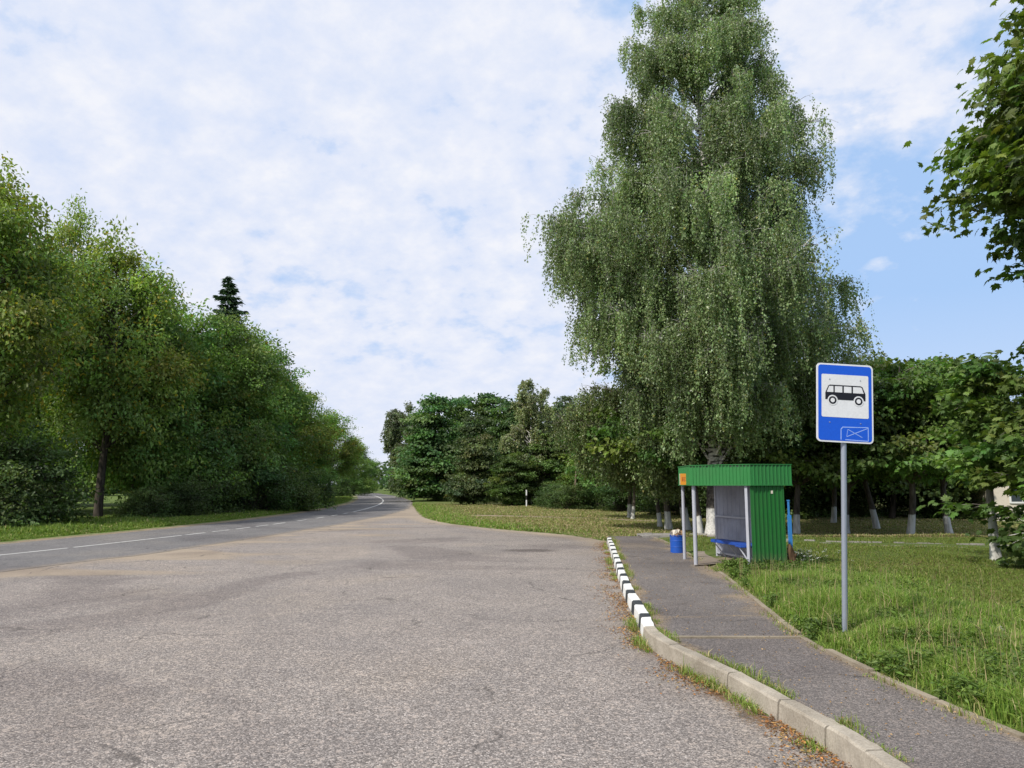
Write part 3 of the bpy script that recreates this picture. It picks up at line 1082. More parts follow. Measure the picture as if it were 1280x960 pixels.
    col = jitcol(r, np.asarray(base), len(idx), .2, .015, (.22, .2, .05)) * Sb[idx][:, None]
    sz = leafL * np.exp(r.normal(0, .22, len(idx)))
    kites(lb, pos, Nn, U, sz, sz * .78, col)
    HT[root.name] = float(np.percentile(pos[:, 2], 99.8))
    print(name, len(pos), HT[root.name])
    tb.build('trunk', M[bark], root, smooth=True)
    lb.build('crown', M['leaf_birch'], root, attr='tint')
    return root


def spruce(seed, name, H, Rm, base):
    r = np.random.default_rng(seed)
    root = empty(name, (0, 0, 0))
    tb = MB(); lb = MB()
    tb.tube([(0, 0, z) for z in np.linspace(-.1, H, 12)], np.linspace(.2, .015, 12), 8)
    P, N_, U, C = [], [], [], []
    z = 1.0
    while z < H - .2:
        rad = (Rm * (1 - z / H) ** .78 + .14) * r.uniform(.6, 1.3)
        nb = int(6 + rad * 2)
        a0 = r.uniform(0, 6)
        up_ = .55 * sstep(.75, 1, z / H)
        for k in range(nb):
            phi = a0 + k * 6.283 / nb + r.normal(0, .15)
            d = np.array([math.cos(phi), math.sin(phi), 0])
            ln_ = rad * r.uniform(.7, 1.15)
            zb_ = z + r.normal(0, .22)
            pts = bez(np.array([0, 0, zb_]), d * ln_ * .5 + np.array([0, 0, zb_ - .02 * ln_]), d * ln_ + np.array([0, 0, zb_ - .18 * ln_ + up_ * ln_]), 6)
            tb.tube(pts, np.linspace(.03, .006, 6), 4, caps=False)
            m = int(70 * ln_ + 12)
            t = r.random(m)
            p = bez(np.array([0, 0, zb_]), d * ln_ * .5 + np.array([0, 0, zb_ - .02 * ln_]), d * ln_ + np.array([0, 0, zb_ - .18 * ln_ + up_ * ln_]), 50)[(t * 49).astype(int)]
            side = np.array([-d[1], d[0], 0])
            lat = r.normal(0, .16 * ln_ + .05, m) * (1 - .6 * t)
            p = p + side * lat[:, None] + r.normal(0, .05, (m, 3)); p[:, 2] -= np.abs(lat) * .25
            u = d + side * np.sign(lat)[:, None] * .8 + r.normal(0, .3, (m, 3)); u[:, 2] -= .35
            P.append(p); U.append(u); N_.append(np.array([0, 0, 1]) + r.normal(0, .4, (m, 3)))
            C.append(jitcol(r, base, m, .2))
        z += r.uniform(.4, .7) + .012 * (H - z)
    P.append(np.stack([0 * np.arange(60.), 0 * np.arange(60.), np.linspace(H - 1.2, H - .1, 60)], 1)); U.append(r.normal(0, .6, (60, 3)) + np.array([0, 0, .8])); N_.append(r.normal(0, 1, (60, 3))); C.append(jitcol(r, base, 60, .2))
    P = np.concatenate(P); n = len(P)
    kites(lb, P, np.concatenate(N_), np.concatenate(U), .42 * np.exp(r.normal(0, .2, n)), .16, np.concatenate(C))
    tb.build('trunk', M['bark_dark'], root, smooth=True)
    lb.build('crown', M['leaf_conifer'], root, attr='tint')
    return root


HT = {}


def plant(root, p, H=None, H0=None, rz=None, label=None, cat='tree', group=None, sxy=1.0, z=None, first=False):
    o = root if first else copy_tree(root)
    s = 1.0 if H is None else H / H0
    o.location = (p[0], p[1], float(gz(np.array([p[0]]), np.array([p[1]]))[0]) if z is None else z)
    o.scale = (s * sxy, s * sxy, s)
    o.rotation_euler = (0, 0, rng.uniform(0, 6.28) if rz is None else rz)
    tag(o, label, cat, group)
    return o


used = set()
def put(root, p, H, H0, label, cat='tree', group=None, sxy=1.0, rz=None):
    H0 = HT.get(root.name, H0)
    f_ = root.name not in used
    used.add(root.name)
    return plant(root, p, H, H0, rz, label, cat, group, sxy, first=f_)


#==TREES==

# ---- the big weeping birch behind the shelter
pB = at(891, 673)
Zt = [0, 2.2, 4, 5.2, 6.4, 8.1, 9.6, 11.1, 12.0, 13.2, 14.6, 17.0, 18.6, 20.0, 21.6, 23.6]
Lt = [2.4, 2.6, 3.2, 3.4, 4.2, 5.6, 6.3, 6.8, 6.5, 5.2, 4.3, 3.7, 3.4, 3.0, 2.5, .8]
Rt = [3.4, 4.3, 4.9, 5.3, 5.5, 5.6, 5.4, 4.9, 4.4, 4.3, 4.7, 3.9, 3.2, 2.5, 1.9, .6]
Lf = lambda z: float(np.interp(z, Zt, Lt)); Rf = lambda z: float(np.interp(z, Zt, Rt))
zmin = lambda x: float(np.interp(x, [-7, -5.6, -4.0, -3.4, -2.5, 0, 1.5, 3.5, 5, 7], [6.0, 5.6, 5.2, 2.4, 2.0, 2.6, 2.6, 1.3, 1.2, 3.0]))
bb = birch(5, 'birch_tree', 23.6, 4.2, Lf, Rf, 186, .078, (.188, .25, .105), .24, strand=1.95, whips=90, dens=1.05, spacing=.032, zmin=zmin,
           extra=[(math.pi * .97, 12.1, 6.7, .06, 8.6), (math.pi * 1.05, 11.6, 6.6, .06, 8.2), (math.pi * .92, 10.6, 6.2, .05, 7.2), (math.pi * 1.02, 12.9, 5.4, .05, 10), (.05, 16.9, 4.1, .04, 13.6), (-.35, 15.6, 4.5, .04, 12.4), (.35, 13.2, 4.8, .04, 10), (math.pi * .98, 11.0, 6.2, .07, 7.5), (math.pi * 1.06, 10.2, 5.8, .06, 6.6), (math.pi * .9, 9.3, 5.4, .06, 6.0), (math.pi * 1.02, 8.4, 3.2, .08, 6.6),
                  (.0, 9.6, 5.4, .06, 6.2), (.25, 8.6, 5.6, .06, 5.0), (-.3, 7.4, 5.4, .06, 4.0), (.1, 14.9, 4.6, .05, 11.2), (-.2, 14.2, 4.3, .05, 11.0), (math.pi, 14.3, 4.2, .05, 11.5),
                  (math.pi * 1.5, 5.4, 2.8, .03, 3.8), (math.pi * 1.6, 5.2, 3.2, .03, 3.8), (math.pi * 1.38, 5.3, 3.0, .03, 3.8), (math.pi * 1.3, 6.2, 3.4, .045, 3.5), (math.pi * 1.5, 6.6, 4.5, .06, 3.8), (math.pi * 1.45, 8.0, 5.0, .06, 5.0), (math.pi * 1.6, 9.0, 5.0, .06, 5.4), (0, 19, 3.0, .03, 16.8), (.5, 18.2, 3.2, .03, 16), (-.5, 17.2, 3.4, .03, 14.5), (.2, 20.4, 2.6, .025, 18.6), (math.pi, 19.6, 3.1, .03, 17.4), (math.pi, 21.2, 2.7, .025, 19.4), (-.2, 21.6, 2.3, .025, 20), (-.9, 19.5, 2.6, .025, 17.8), (-1.6, 18.5, 3, .03, 16.5), (-1.4, 16.5, 3.4, .03, 14), (-.2, 16.2, 3.6, .03, 13.5), (-1.0, 15.2, 4, .03, 12.5), (-1.9, 20.5, 2.4, .025, 18.7), (-.55, 6.0, 5.2, .05, 3.2), (.35, 5.6, 5.2, .05, 3.0)])
plant(bb, pB, label='very tall weeping birch with drooping strands behind the green bus shelter', cat='birch tree', first=True, rz=0)

# second, lower birch left of it
pB2 = at(836, 663)
L2 = lambda z: float(np.interp(z, [0, 2, 3.2, 4.4, 5.6, 6.6, 7.3], [2.4, 3.4, 4.8, 5.6, 5.2, 3.6, .8]))
R2 = lambda z: float(np.interp(z, [0, 2, 4, 6, 7.3], [2.0, 2.2, 2.0, 1.6, .5]))
b2 = birch(15, 'birch_tree', 7.4, 2.6, L2, R2, 66, .09, (.155, .215, .075), .15, strand=2.2, spacing=.045,
           zmin=lambda x: float(np.interp(x, [-6, -4.6, -3.4, 0, 2], [4.4, 3.2, 2.0, 1.0, 1.4])), bark='bark_white')
plant(b2, pB2, label='low dark weeping birch with limewashed trunk left of the shelter', cat='birch tree', first=True, rz=0)

# ---- broadleaf prototypes
G_ASH = (.085, .135, .03)
ash = [broadleaf(101, 'ash_tree', 16, 4.6, 4.6, 'tall', 70, 10, 52, .25, .55, (.18, .25, .054), "bark_dark", 'leaf_ash', .30, yellow=.07, ycol=(.32, .26, .03), sig=.85, csig=.42, flat=.65),
       broadleaf(102, 'ash_tree', 15, 2.2, 4.8, 'oval', 74, 10, 52, .25, .6, (.148, .24, .058), "bark_dark", 'leaf_ash', .26, yellow=.03, sig=.85, csig=.42, flat=.65),
       broadleaf(103, 'ash_tree', 14, 1.0, 4.6, 'tall', 72, 10, 52, .25, .6, (.14, .24, .062), 'bark_dark', 'leaf_ash', .24, yellow=.01, sig=.85, csig=.42, flat=.6)]
maple = [broadleaf(201, 'maple_tree', 7, 2.4, 2.7, 'dome', 48, 8, 40, .17, .85, (.09, .15, .032), 'bark_white', 'leaf_maple', .14, flat=.3, sig=.55, csig=.27, droop=.45),
         broadleaf(202, 'maple_tree', 7, 2.4, 2.9, 'oval', 50, 8, 40, .17, .85, (.10, .16, .032), 'bark_white', 'leaf_maple', .15, flat=.3, sig=.55, csig=.27, droop=.45),
         broadleaf(203, 'maple_tree', 7, 2.4, 2.6, 'dome', 46, 8, 40, .17, .85, (.085, .142, .032), 'bark_white', 'leaf_maple', .13, flat=.3, sig=.55, csig=.27, droop=.45, lean=(-.10, .0)),
         broadleaf(204, 'maple_tree', 7, 1.3, 2.7, 'oval', 48, 8, 40, .17, .85, (.10, .155, .034), 'bark_dark', 'leaf_maple', .12, flat=.35, sig=.55, csig=.27, droop=.45)]
lime = [broadleaf(301, 'lime_tree', 12, .9, 4.3, 'tall', 80, 9, 32, .32, .8, (.092, .155, .036), 'bark_dark', 'leaf_maple', .22, flat=.25, sig=.8, csig=.4, droop=.4),
        broadleaf(302, 'lime_tree', 12, .6, 4.0, 'cone', 84, 9, 32, .30, .7, (.095, .135, .052), 'bark_dark', 'leaf_maple', .2, flat=.2, sig=.8, csig=.4, droop=.5),
        broadleaf(303, 'lime_tree', 12, .9, 4.5, 'oval', 80, 9, 32, .32, .8, (.098, .148, .036), 'bark_dark', 'leaf_maple', .22, flat=.3, sig=.8, csig=.4, droop=.4)]
lime.append(broadleaf(304, 'lime_tree', 12, .8, 3.7, 'cone', 84, 9, 32, .30, .8, (.078, .132, .04), 'bark_dark', 'leaf_maple', .2, flat=.22, sig=.75, csig=.4, droop=.4))
bush = [broadleaf(401, 'bush', 3.4, .1, 2.4, 'dome', 34, 8, 36, .15, .6, (.065, .115, .03), 'bark_dark', 'leaf_bush', .06, stems=5, flat=.5, sig=.5, csig=.26),
        broadleaf(402, 'bush', 3.0, .1, 2.2, 'dome', 34, 8, 36, .14, .6, (.09, .14, .038), 'bark_dark', 'leaf_bush', .05, stems=5, flat=.5, sig=.5, csig=.26)]
Lb = lambda z: float(np.interp(z, [0, 3, 6, 10, 13, 15], [1.8, 2.6, 3.2, 3.1, 2.7, 1.6]))
sbirch = [birch(25, 'birch_tree', 15, 2.6, Lb, Lb, 70, .2, (.20, .225, .10), .16, strand=1.9, whips=40, spacing=.10, bark='bark_birch'),
          birch(26, 'birch_tree', 15, 2.0, Lb, Lb, 70, .2, (.13, .17, .075), .16, strand=2.0, whips=40, spacing=.10, bark='bark_birch')]
spr = spruce(31, 'spruce_tree', 20, 4.8, (.05, .088, .038))
pine = broadleaf(501, 'pine_tree', 11, 7.6, 1.9, 'oval', 20, 6, 26, .26, .35, (.032, .056, .026), 'bark_pine', 'leaf_conifer', .13, flat=.5, sig=.5, csig=.3)
H0 = {}
for o in ash: H0[o.name] = 0
def hgt(px, ytop, Y): return float(at_y(px, ytop, Y)[2])

# ---- left row beside the road
rowL = [(-58, 660, 218, 0, 'tall tree with thin yellowing top cut by the left edge', .85),
        (122, 650, 300, 0, 'tall yellow-green tree with bare dark trunk nearest the road', .85),
        (166, 646, 368, 1, 'rounded green tree just right of the tall yellow-green one', .8),
        (206, 644, 388, 2, 'dark green tree left of the pointed spruce top', 1.0),
        (272, 641, 408, 1, 'broad green tree in front of the spruce', .95),
        (312, 637, 432, 2, 'leafy tree just right of the spruce in the roadside row', 1.0),
        (346, 633.5, 474, 0, 'bushy yellow-green tree in the middle of the falling roadside row', 1.25),
        (374, 629, 502, 1, 'bright roadside tree above the grass strip at the bend', 1.15),
        (412, 624.5, 520, 0, 'sunlit yellowish tree hanging over the bend', 1.2),
        (442, 619.5, 550, 2, 'dark tree at the far end of the roadside row', 1.1),
        (462, 616.5, 575, 2, 'smallest dark tree closing the row at the end of the road', 1.2)]
H0a = [16, 15, 14]
for (px, py, yt, k, lab, sx) in rowL:
    p = at(px, py)
    H = hgt(px, yt, p[1])
    put(ash[k], p, H * 1.0, H0a[k], lab, 'tree', 'trees along the left side of the road', sxy=sx)
back = [(-60, 645, 290, 2), (66, 640, 272, 0), (20, 634, 360, 2), (188, 636, 420, 2), (215, 634, 430, 1), (262, 632, 440, 2), (310, 629, 480, 2), (350, 626, 510, 1)]
blab = ['dense dark tree behind the left-edge tree', 'tallest yellow-green crown rising behind the bare dark trunk', 'small dark tree deep behind the left-edge trees', 'shaded tree behind the bare trunk by the road',
        'shaded tree behind the round green tree', 'shaded tree at the foot of the spruce', 'dark tree deep behind the middle of the roadside row', 'dark tree behind the bright tree at the bend']
for (px, py, yt, k), lab in zip(back, blab):
    p = at(px, py)
    put(ash[k], p, hgt(px, yt, p[1]), H0a[k], lab, 'tree', 'trees standing behind the roadside row', sxy=.6 if k == 0 else 1.1)
pS = at(273, 628)
put(spr, pS, hgt(273, 349, pS[1]), 20, 'dark pointed spruce rising behind the left roadside trees', 'spruce tree', sxy=1.0)
bl = [(22, 661, 2.0, 4.4, 0, 'big dark bush at the left edge beside the bare trunk'), (-20, 664, 1.6, 3.2, 1, 'bush cut by the left edge of the view'), (185, 650, 1.7, 1.9, 1, 'low pale-topped bush right of the bare trunk'),
      (226, 648, 1.5, 2.3, 0, 'low dark bush behind the pale-topped one'), (262, 645, 2, 3.0, 1, 'bush in the middle of the left hedge line'), (312, 642, 2, 4.0, 0, 'large rounded dark bush under the broad roadside tree'),
      (350, 639, 2, 3.6, 1, 'bush next to the large rounded dark one'), (385, 635, 2, 3.4, 0, 'last bush before the open grass strip'), (418, 622, 2, 4.5, 0, 'bluish bush by the far bend'), (440, 618, 2, 4.5, 1, 'far bush under the dark trees at the bend'),
      (95, 628, 2, 3.2, 1, 'small bush far behind the bare trunk')]
for (px, py, q_, h_, k, lab) in bl:
    p = at(px, py)
    put(bush[k], p, h_, (3.4, 3.0)[k], lab, 'bush', 'bushes under the left roadside trees', sxy=1.1)

# ---- group in the middle, across the field
mid = [('b', 1, 512, 621, 508, 1.25, 'thin pale birch leaning over the road bend'),
       ('l', 3, 545, 626.5, 500, 1.15, 'pointed dense green tree left in the middle group'),
       ('l', 3, 580, 624, 502, 1.0, 'tree half hidden between two dense green ones'),
       ('l', 1, 592, 631, 524, .95, 'bluish layered conical tree in front of the middle group'),
       ('l', 3, 612, 625, 496, 1.1, 'tall dark tree behind the bluish conical one'),
       ('l', 3, 634, 626, 506, .95, 'dark tree just left of the pale birch'),
       ('b', 0, 664, 632, 478, 1.15, 'slim pale birch with white trunk in the middle group'),
       ('l', 0, 640, 633, 568, 1.1, 'low green tree at the foot of the pale birch'),
       ('l', 2, 690, 632, 545, 1.1, 'low dense tree right of the white-trunked birch'),
       ('l', 1, 705, 627, 500, 1.2, 'dark tree behind the bare pine trunk'),
       ('l', 0, 742, 632, 520, 1.2, 'dark tree behind the yellow-green sapling'),
       ('l', 2, 770, 633, 530, 1.2, 'dark tree seen past the hanging birch strands'),
       ('l', 0, 815, 634, 500, 1.3, 'dark tree far behind the low birch'),
       ('l', 1, 526, 622.5, 520, 1.0, 'dark tree pressed against the leaning birch')]
for (kd, k, px, py, yt, sx, lab) in mid:
    p = at(px, py)
    H = hgt(px, yt, p[1])
    if kd == 'b': put(sbirch[k], p, H, 15, lab, 'birch tree', 'trees of the middle group', sxy=sx * H / 15 * 15 / H)
    else: put(lime[k], p, H, 12, lab, 'tree', 'trees of the middle group', sxy=sx)
pp = at(719, 634)
put(pine, pp, hgt(719, 505, pp[1]), 11, 'slim pine with long bare trunk left of the hanging birch', 'pine tree', rz=.4)
pp = at(700, 630)
put(pine, pp, hgt(700, 520, pp[1]), 11, 'dark thin pine behind the slim bare one', 'pine tree', rz=2.4)
p = at(733, 633)
put(ash[0], p, hgt(733, 570, p[1]), 16, 'yellow-green young tree between the pine and the low birch', 'tree', sxy=1.5)
mb_ = [(655, 632, 2.0, 1), (690, 635, 2.2, 0), (708, 637, 2.0, 1), (748, 637, 2.6, 0), (775, 640, 2.6, 0), (803, 640, 3.2, 0), (560, 627, 2.2, 1), (606, 629, 2.0, 0), (850, 645, 3.4, 0), (910, 648, 3.4, 0), (950, 648, 3.2, 1)]
mlab = ['small bush at the striped road marker', 'bush at the foot of the dense middle trees', 'bush beside the bare pine trunk', 'dark bush by the yellow-green young tree', 'dark bush behind the thin white trunk', 'dark bush under the hanging birch strands',
        'bush at the foot of the pointed tree', 'bush at the foot of the bluish conical tree', 'dark bush deep behind the litter bin', 'dark bush deep behind the shelter', 'bush behind the shelter wall']
for (px, py, h_, k), lab in zip(mb_, mlab):
    put(bush[k], at(px, py), h_, (3.4, 3.0)[k], lab, 'bush', 'bushes behind the field', sxy=1.3)

# ---- limewashed trees under and right of the birch
ml = [(825, 660, 5.6, 1, .9, 'limewashed maple left of the litter bin', 0), (859, 664, 7.4, 0, 1.05, 'thick dark maple trunk right behind the litter bin', 0), (876, 670, 6.2, 1, .9, 'limewashed maple between the shelter posts', 0),
      (787, 648, 6.2, 0, .95, 'slim tree of the pair at the field edge', 0), (791, 649.5, 6.0, 1, .85, 'thin white trunk of the pair at the field edge', 0), (769, 638, 8.0, 0, .9, 'distant limewashed tree left of the trunk pair', 0),
      (996, 669, 6.0, 0, 1.0, 'limewashed maple just right of the green shelter wall', 0), (1058, 668, 6.2, 1, 1.0, 'limewashed maple hidden behind the sign pole', 0), (1096, 662, 7.2, 2, 1.0, 'leaning reddish limewashed maple right of the sign pole', 0.0),
      (1138, 671, 6.3, 0, 1.0, 'straight limewashed maple standing in front of the lawn path', 0), (1187, 670, 6.0, 1, 1.0, 'limewashed maple with dark trunk right of the straight one', 0), (1042, 655, 7.0, 2, 1.0, 'maple with curved bare trunk left of the sign pole', 1.2),
      (1115, 649, 8.6, 3, 1.1, 'maple behind the leaning reddish one', 0), (1165, 648, 8.4, 3, 1.1, 'maple in the back row between two limewashed trunks', 0), (1215, 648, 9.0, 3, 1.1, 'maple in the back row left of the pale house', 0), (985, 648, 8.6, 3, 1.1, 'maple in the back row behind the birch', 0),
      (1070, 645, 8.8, 3, 1.1, 'maple in the back row behind the bus stop sign', 0)]
for (px, py, h_, k, sx, lab, rz) in ml:
    put(maple[k], at(px, py), h_ * 1.06, 7, lab, 'maple tree', 'maples on the lawn', sxy=sx, rz=None if k != 2 else rz)
rb = [(1020, 645, 3.4, 0), (1050, 646, 3.0, 1), (1085, 645, 3.2, 0), (1125, 646, 2.8, 1), (1155, 647, 2.8, 0), (1195, 648, 2.8, 1), (990, 645, 3.4, 0)]
rlab = ['dark bush behind the curved trunk', 'bush behind the hidden limewashed maple', 'dark bush left of the straight limewashed trunk', 'bush right behind the straight limewashed trunk', 'dark bush between two limewashed trunks', 'bush left of the near grey trunk', 'dark bush beyond the shelter corner']
for (px, py, h_, k), lab in zip(rb, rlab):
    put(bush[k], at(px, py), h_ * .75, (3.4, 3.0)[k], lab, 'bush', 'bushes behind the lawn', sxy=1.6)

# ---- near maples on the right, real maple leaves
m1 = broadleaf(601, 'maple_tree', 4.9, 1.9, .5, 'oval', 20, 7, 30, .15, 1, (.10, .165, .034), 'bark_pale', 'leaf_maple', .125, flat=.3, sig=.28, csig=.19, bend=.02, droop=.5, maple_leaf=True, up=1.0)
p = at(1243, 711)
plant(m1, p + np.array([.12, .1, 0]), label='near maple with pale grey trunk at the right edge of the lawn', cat='maple tree', first=True, rz=.7)
m3 = broadleaf(603, 'maple_tree', 5.2, .25, 1.6, 'tall', 52, 7, 32, .165, 1, (.085, .14, .03), 'bark_pale', 'leaf_maple', .12, flat=.3, sig=.42, csig=.25, droop=.5, maple_leaf=True, up=1.0)
plant(m3, at(1362, 724), label='low-branched maple cut by the right edge with leaves near the ground', cat='maple tree', first=True, rz=2.1)
m2 = broadleaf(602, 'maple_tree', 12.8, 6.0, 3.8, 'oval', 150, 9, 34, .175, 1, (.085, .135, .028), 'bark_dark', 'leaf_maple', .22, flat=.28, sig=.55, csig=.3, droop=.5, maple_leaf=True, up=1.0)
plant(m2, (12.3, 12.9), label='tall maple whose big dark leaves enter the upper right corner', cat='maple tree', first=True, rz=2.0)

# ---- far woodland that reads as one mass
wd = MB()
r = np.random.default_rng(77)
tb_ = []
for k in range(420):
    ang = R(r.uniform(-62, 62)); dist = r.uniform(150, 300)
    x, y = dist * math.sin(ang), dist * math.cos(ang)
    if abs(float(road_dist(np.array([x]), np.array([y]))[0])) < 12: continue
    hgt_ = r.uniform(6.5, 9.5) * (dist / 190) ** .6
    n = 170
    d = unit(r.normal(0, 1, (n, 3)))
    rr_ = r.uniform(.55, 1, (n, 1)) ** .5
    pos = np.array([x, y, hgt_ * .5]) + d * rr_ * np.array([hgt_ * .55, hgt_ * .55, hgt_ * .5])
    pos[:, 2] = np.maximum(pos[:, 2], .2)
    bt = math.exp(r.normal(0, .25))
    tb_.append((pos, d, bt))
pos = np.concatenate([a for a, _, _ in tb_]); dd = np.concatenate([b_ for _, b_, _ in tb_])
bt = np.concatenate([np.full(len(a), c) for a, _, c in tb_])
n = len(pos)
kites(wd, pos, dd + np.array([0, 0, .8]) + r.normal(0, .4, (n, 3)), r.normal(0, 1, (n, 3)), 1.5 * np.exp(r.normal(0, .25, n)), 1.2, jitcol(r, (.075, .12, .045), n, .2) * bt[:, None])
tag(wd.build('woodland', M['leaf_bush'], attr='tint'), 'distant woodland closing the horizon', 'woodland', kind='stuff')
#==ENDTREES==

# ------------------------------------------------------------------ grass
POLE = at(1051, 794, .14)
def blades(name, X, Y, h, wid, cols, lean=.35, z=None, curl=.5, seed=1, label='grass', cat='grass'):
    r = np.random.default_rng(seed)
    n = len(X)
    Z = gz(X, Y) if z is None else np.full(n, z)
    az = r.uniform(0, 2 * math.pi, n)
    ld = r.uniform(0, 2 * math.pi, n)
    la = np.abs(r.normal(0, lean, n))
    lv = np.stack([np.cos(ld) * la, np.sin(ld) * la, 0 * la], 1)
    s = np.stack([np.cos(az), np.sin(az), 0 * az], 1) * (wid / 2)[:, None] if np.ndim(wid) else np.stack([np.cos(az), np.sin(az), 0 * az], 1) * wid / 2
    b_ = np.stack([X, Y, Z - .01], 1)
    H = h[:, None]
    m = b_ + lv * H * .4 + np.array([0, 0, 1]) * H * .6
    t = b_ + lv * H * (1 + curl) + np.array([0, 0, 1]) * H * (1 - .45 * np.minimum(la, 1.2))[:, None]
    V = np.stack([b_ - s, b_ + s, m + s * .75, m - s * .75, t], 1).reshape(-1, 3)
    i = np.arange(n)[:, None] * 5
    C = np.ones((n, 5, 4)); C[:, :, :3] = cols[:, None, :]
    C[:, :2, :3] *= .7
    mb = MB()
    mb.add(V, i + np.array([[0, 1, 2, 3]]), 0, C.reshape(-1, 4))
    mb.F.append((i + np.array([[3, 2, 4]]), 0))
    return tag(mb.build(name, M['blade'], attr='tint'), label, cat, kind='stuff')


def mixcol(r, n, choices, probs, s=.18):
    k = r.choice(len(choices), n, p=np.array(probs) / sum(probs))
    return np.array(choices)[k] * np.exp(r.normal(0, s, (n, 1)))


r = np.random.default_rng(91)
G1, G2, G3, STRAW, BROWN = (.185, .275, .045), (.13, .225, .035), (.235, .30, .065), (.46, .38, .2), (.2, .13, .07)
# tall verge beside the path
n = 165000
Y = 2.0 + (r.random(n) ** 1.15) * 16.5
d = np.abs(r.normal(0, 1, n)) * 1.5 + r.random(n) * .5
X = pex(Y) + .07 + d
pole_p = at(1051, 790, PZ)
clump = vnoise(X, Y, .55, 61) * .6 + vnoise(X, Y, 1.6, 62) * .6
keep = (r.random(n) < np.clip(clump * 1.35 - .05, .1, 1)) & ~((X > 5.2) & (Y > 17.6)) & (r.random(n) < sstep(.0, .25, d) * .8 + .2)
keep &= ~((Y > 15.8) & (r.random(n) < .45))
X, Y, d, clump = X[keep], Y[keep], d[keep], clump[keep]
h = (.05 + .22 * clump ** 1.6 * sstep(.0, .55, np.hypot(X - POLE[0], Y - POLE[1] + .2)).clip(.25, 1) * np.exp(r.normal(0, .25, len(X)))) * sstep(4.8, 1.2, d) * sstep(18.5, 14, Y).clip(.4, 1) * (.45 + .55 * sstep(.05, .5, d)) + .05
cc = mixcol(r, len(X), [G1, G2, G3, STRAW], [.42, .26, .24, .08])
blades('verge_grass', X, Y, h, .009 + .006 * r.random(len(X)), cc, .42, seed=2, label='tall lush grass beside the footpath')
# lawn
n = 215000
Y = 5 + 22 * r.random(n) ** 1.2
X = pex(Y) + .2 + r.random(n) ** .8 * (Y * .68 + 2.5)
dd = X - pex(Y)
keep = ~((X > 4.5) & (X < 6.9) & (Y > 17.7) & (Y < 22) & (X < 6.8 - (Y - 18) * .25))
wcy = np.interp(X, WC[:, 0], WC[:, 1]); keep &= np.abs(Y - wcy) > .55
X, Y = X[keep], Y[keep]
cl = vnoise(X, Y, 1.1, 63)
dryf = vnoise(X, Y, 2.3, 11)
cc = mixcol(r, len(X), [(.175, .235, .046), (.155, .222, .043), (.20, .245, .056)], [1, 1, .7], .11)
dm = r.random(len(X)) < (.10 + .5 * np.clip(dryf - .45, 0, 1) * sstep(9, 12, Y) * sstep(21, 17, Y))
cc[dm] = mixcol(r, dm.sum(), [(.30, .25, .11), (.2, .15, .075), (.24, .215, .08)], [.5, .6, 1])
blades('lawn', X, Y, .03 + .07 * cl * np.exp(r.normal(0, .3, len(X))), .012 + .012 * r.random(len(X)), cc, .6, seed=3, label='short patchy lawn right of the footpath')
n = 5200
Y = 6 + 12 * r.random(n) ** .9
X = pex(Y) + .12 + np.abs(r.normal(0, 1, n)) * 1.1
kk = vnoise(X, Y, .5, 71) > .52
X, Y = X[kk], Y[kk]; n = len(X)
bw = MB()
zz_ = gz(X, Y)
m = 6
PX = np.repeat(np.stack([X, Y, zz_ + .02], 1), m, 0) + r.normal(0, .03, (n * m, 3)) * np.array([1, 1, 0]) + np.stack([0 * r.random(n * m), 0 * r.random(n * m), .16 * r.random(n * m)], 1)
kites(bw, PX, np.array([0, 0, 1]) + r.normal(0, .5, (n * m, 3)), r.normal(0, 1, (n * m, 3)) * np.array([1, 1, .4]), .06 * np.exp(r.normal(0, .3, n * m)), .034, mixcol(r, n * m, [(.10, .19, .03), (.14, .22, .05), (.09, .16, .035)], [1, 1, 1]))
tag(bw.build('verge_weeds', M['blade'], attr='tint'), 'broad-leaved weeds scattered through the verge grass', 'weeds', kind='stuff')
# seed stalks in the verge
n = 700
Y = 5 + 11 * r.random(n); X = pex(Y) + .25 + np.abs(r.normal(0, 1, n)) * 1.5
blades('grass_stalks', X, Y, .3 + .3 * r.random(n), np.full(n, .007), mixcol(r, n, [STRAW, (.22, .22, .1)], [1, 1]), .18, curl=.1, seed=4, label='thin straw stalks with seed heads in the verge grass')
# field beyond the bay
n = 200000
Y = KEND - .3 + 50 * r.random(n) ** 1.7
Xl = np.interp(Y, BE[:, 1], BE[:, 0])
X = Xl + .1 + (r.random(n) ** 1.0) * (24 + (Y - 28) * .35)
bd = X - Xl
keep = (X < 26) & ~((Y < KEND + .9) & (X > kx(KEND) + .1) & (X < 5.8)) & (Y < 78)
for (p, q, w) in (((598, 645), (745, 649), .9), ((745, 649), (812, 652), .5)):
    a = at(*p); b_ = at(*q); vx, vy = b_[0] - a[0], b_[1] - a[1]
    tt = np.clip(((X - a[0]) * vx + (Y - a[1]) * vy) / (vx * vx + vy * vy), 0, 1)
    keep &= np.hypot(X - a[0] - tt * vx, Y - a[1] - tt * vy) > w * r.uniform(.5, 1.4, n)
wcy = np.interp(X, WC[:, 0], WC[:, 1]); keep &= ~((np.abs(Y - wcy) < .75) & (X > 4))
X, Y, bd = X[keep], Y[keep], bd[keep]
lushm = sstep(4.2, .6, bd) * sstep(4.0, -1.0, X)
cl = vnoise(X, Y, 1.2, 64)
cc = mixcol(r, len(X), [(.22, .24, .075), (.19, .225, .06), (.30, .25, .12), (.42, .33, .2), (.30, .21, .14)], [.36, .3, .38, .32, .14])
lm = r.random(len(X)) < lushm * .65 + .05
cc[lm] = mixcol(r, lm.sum(), [G1, G2, G3], [1, 1, 1])
shade = sstep(3, 6, X) * .4
h = (.04 + .08 * cl * np.exp(r.normal(0, .35, len(X))) + .17 * lushm * cl) * (.6 + .4 * sstep(.1, .9, bd)) * np.where(X > 6, .8, 1)
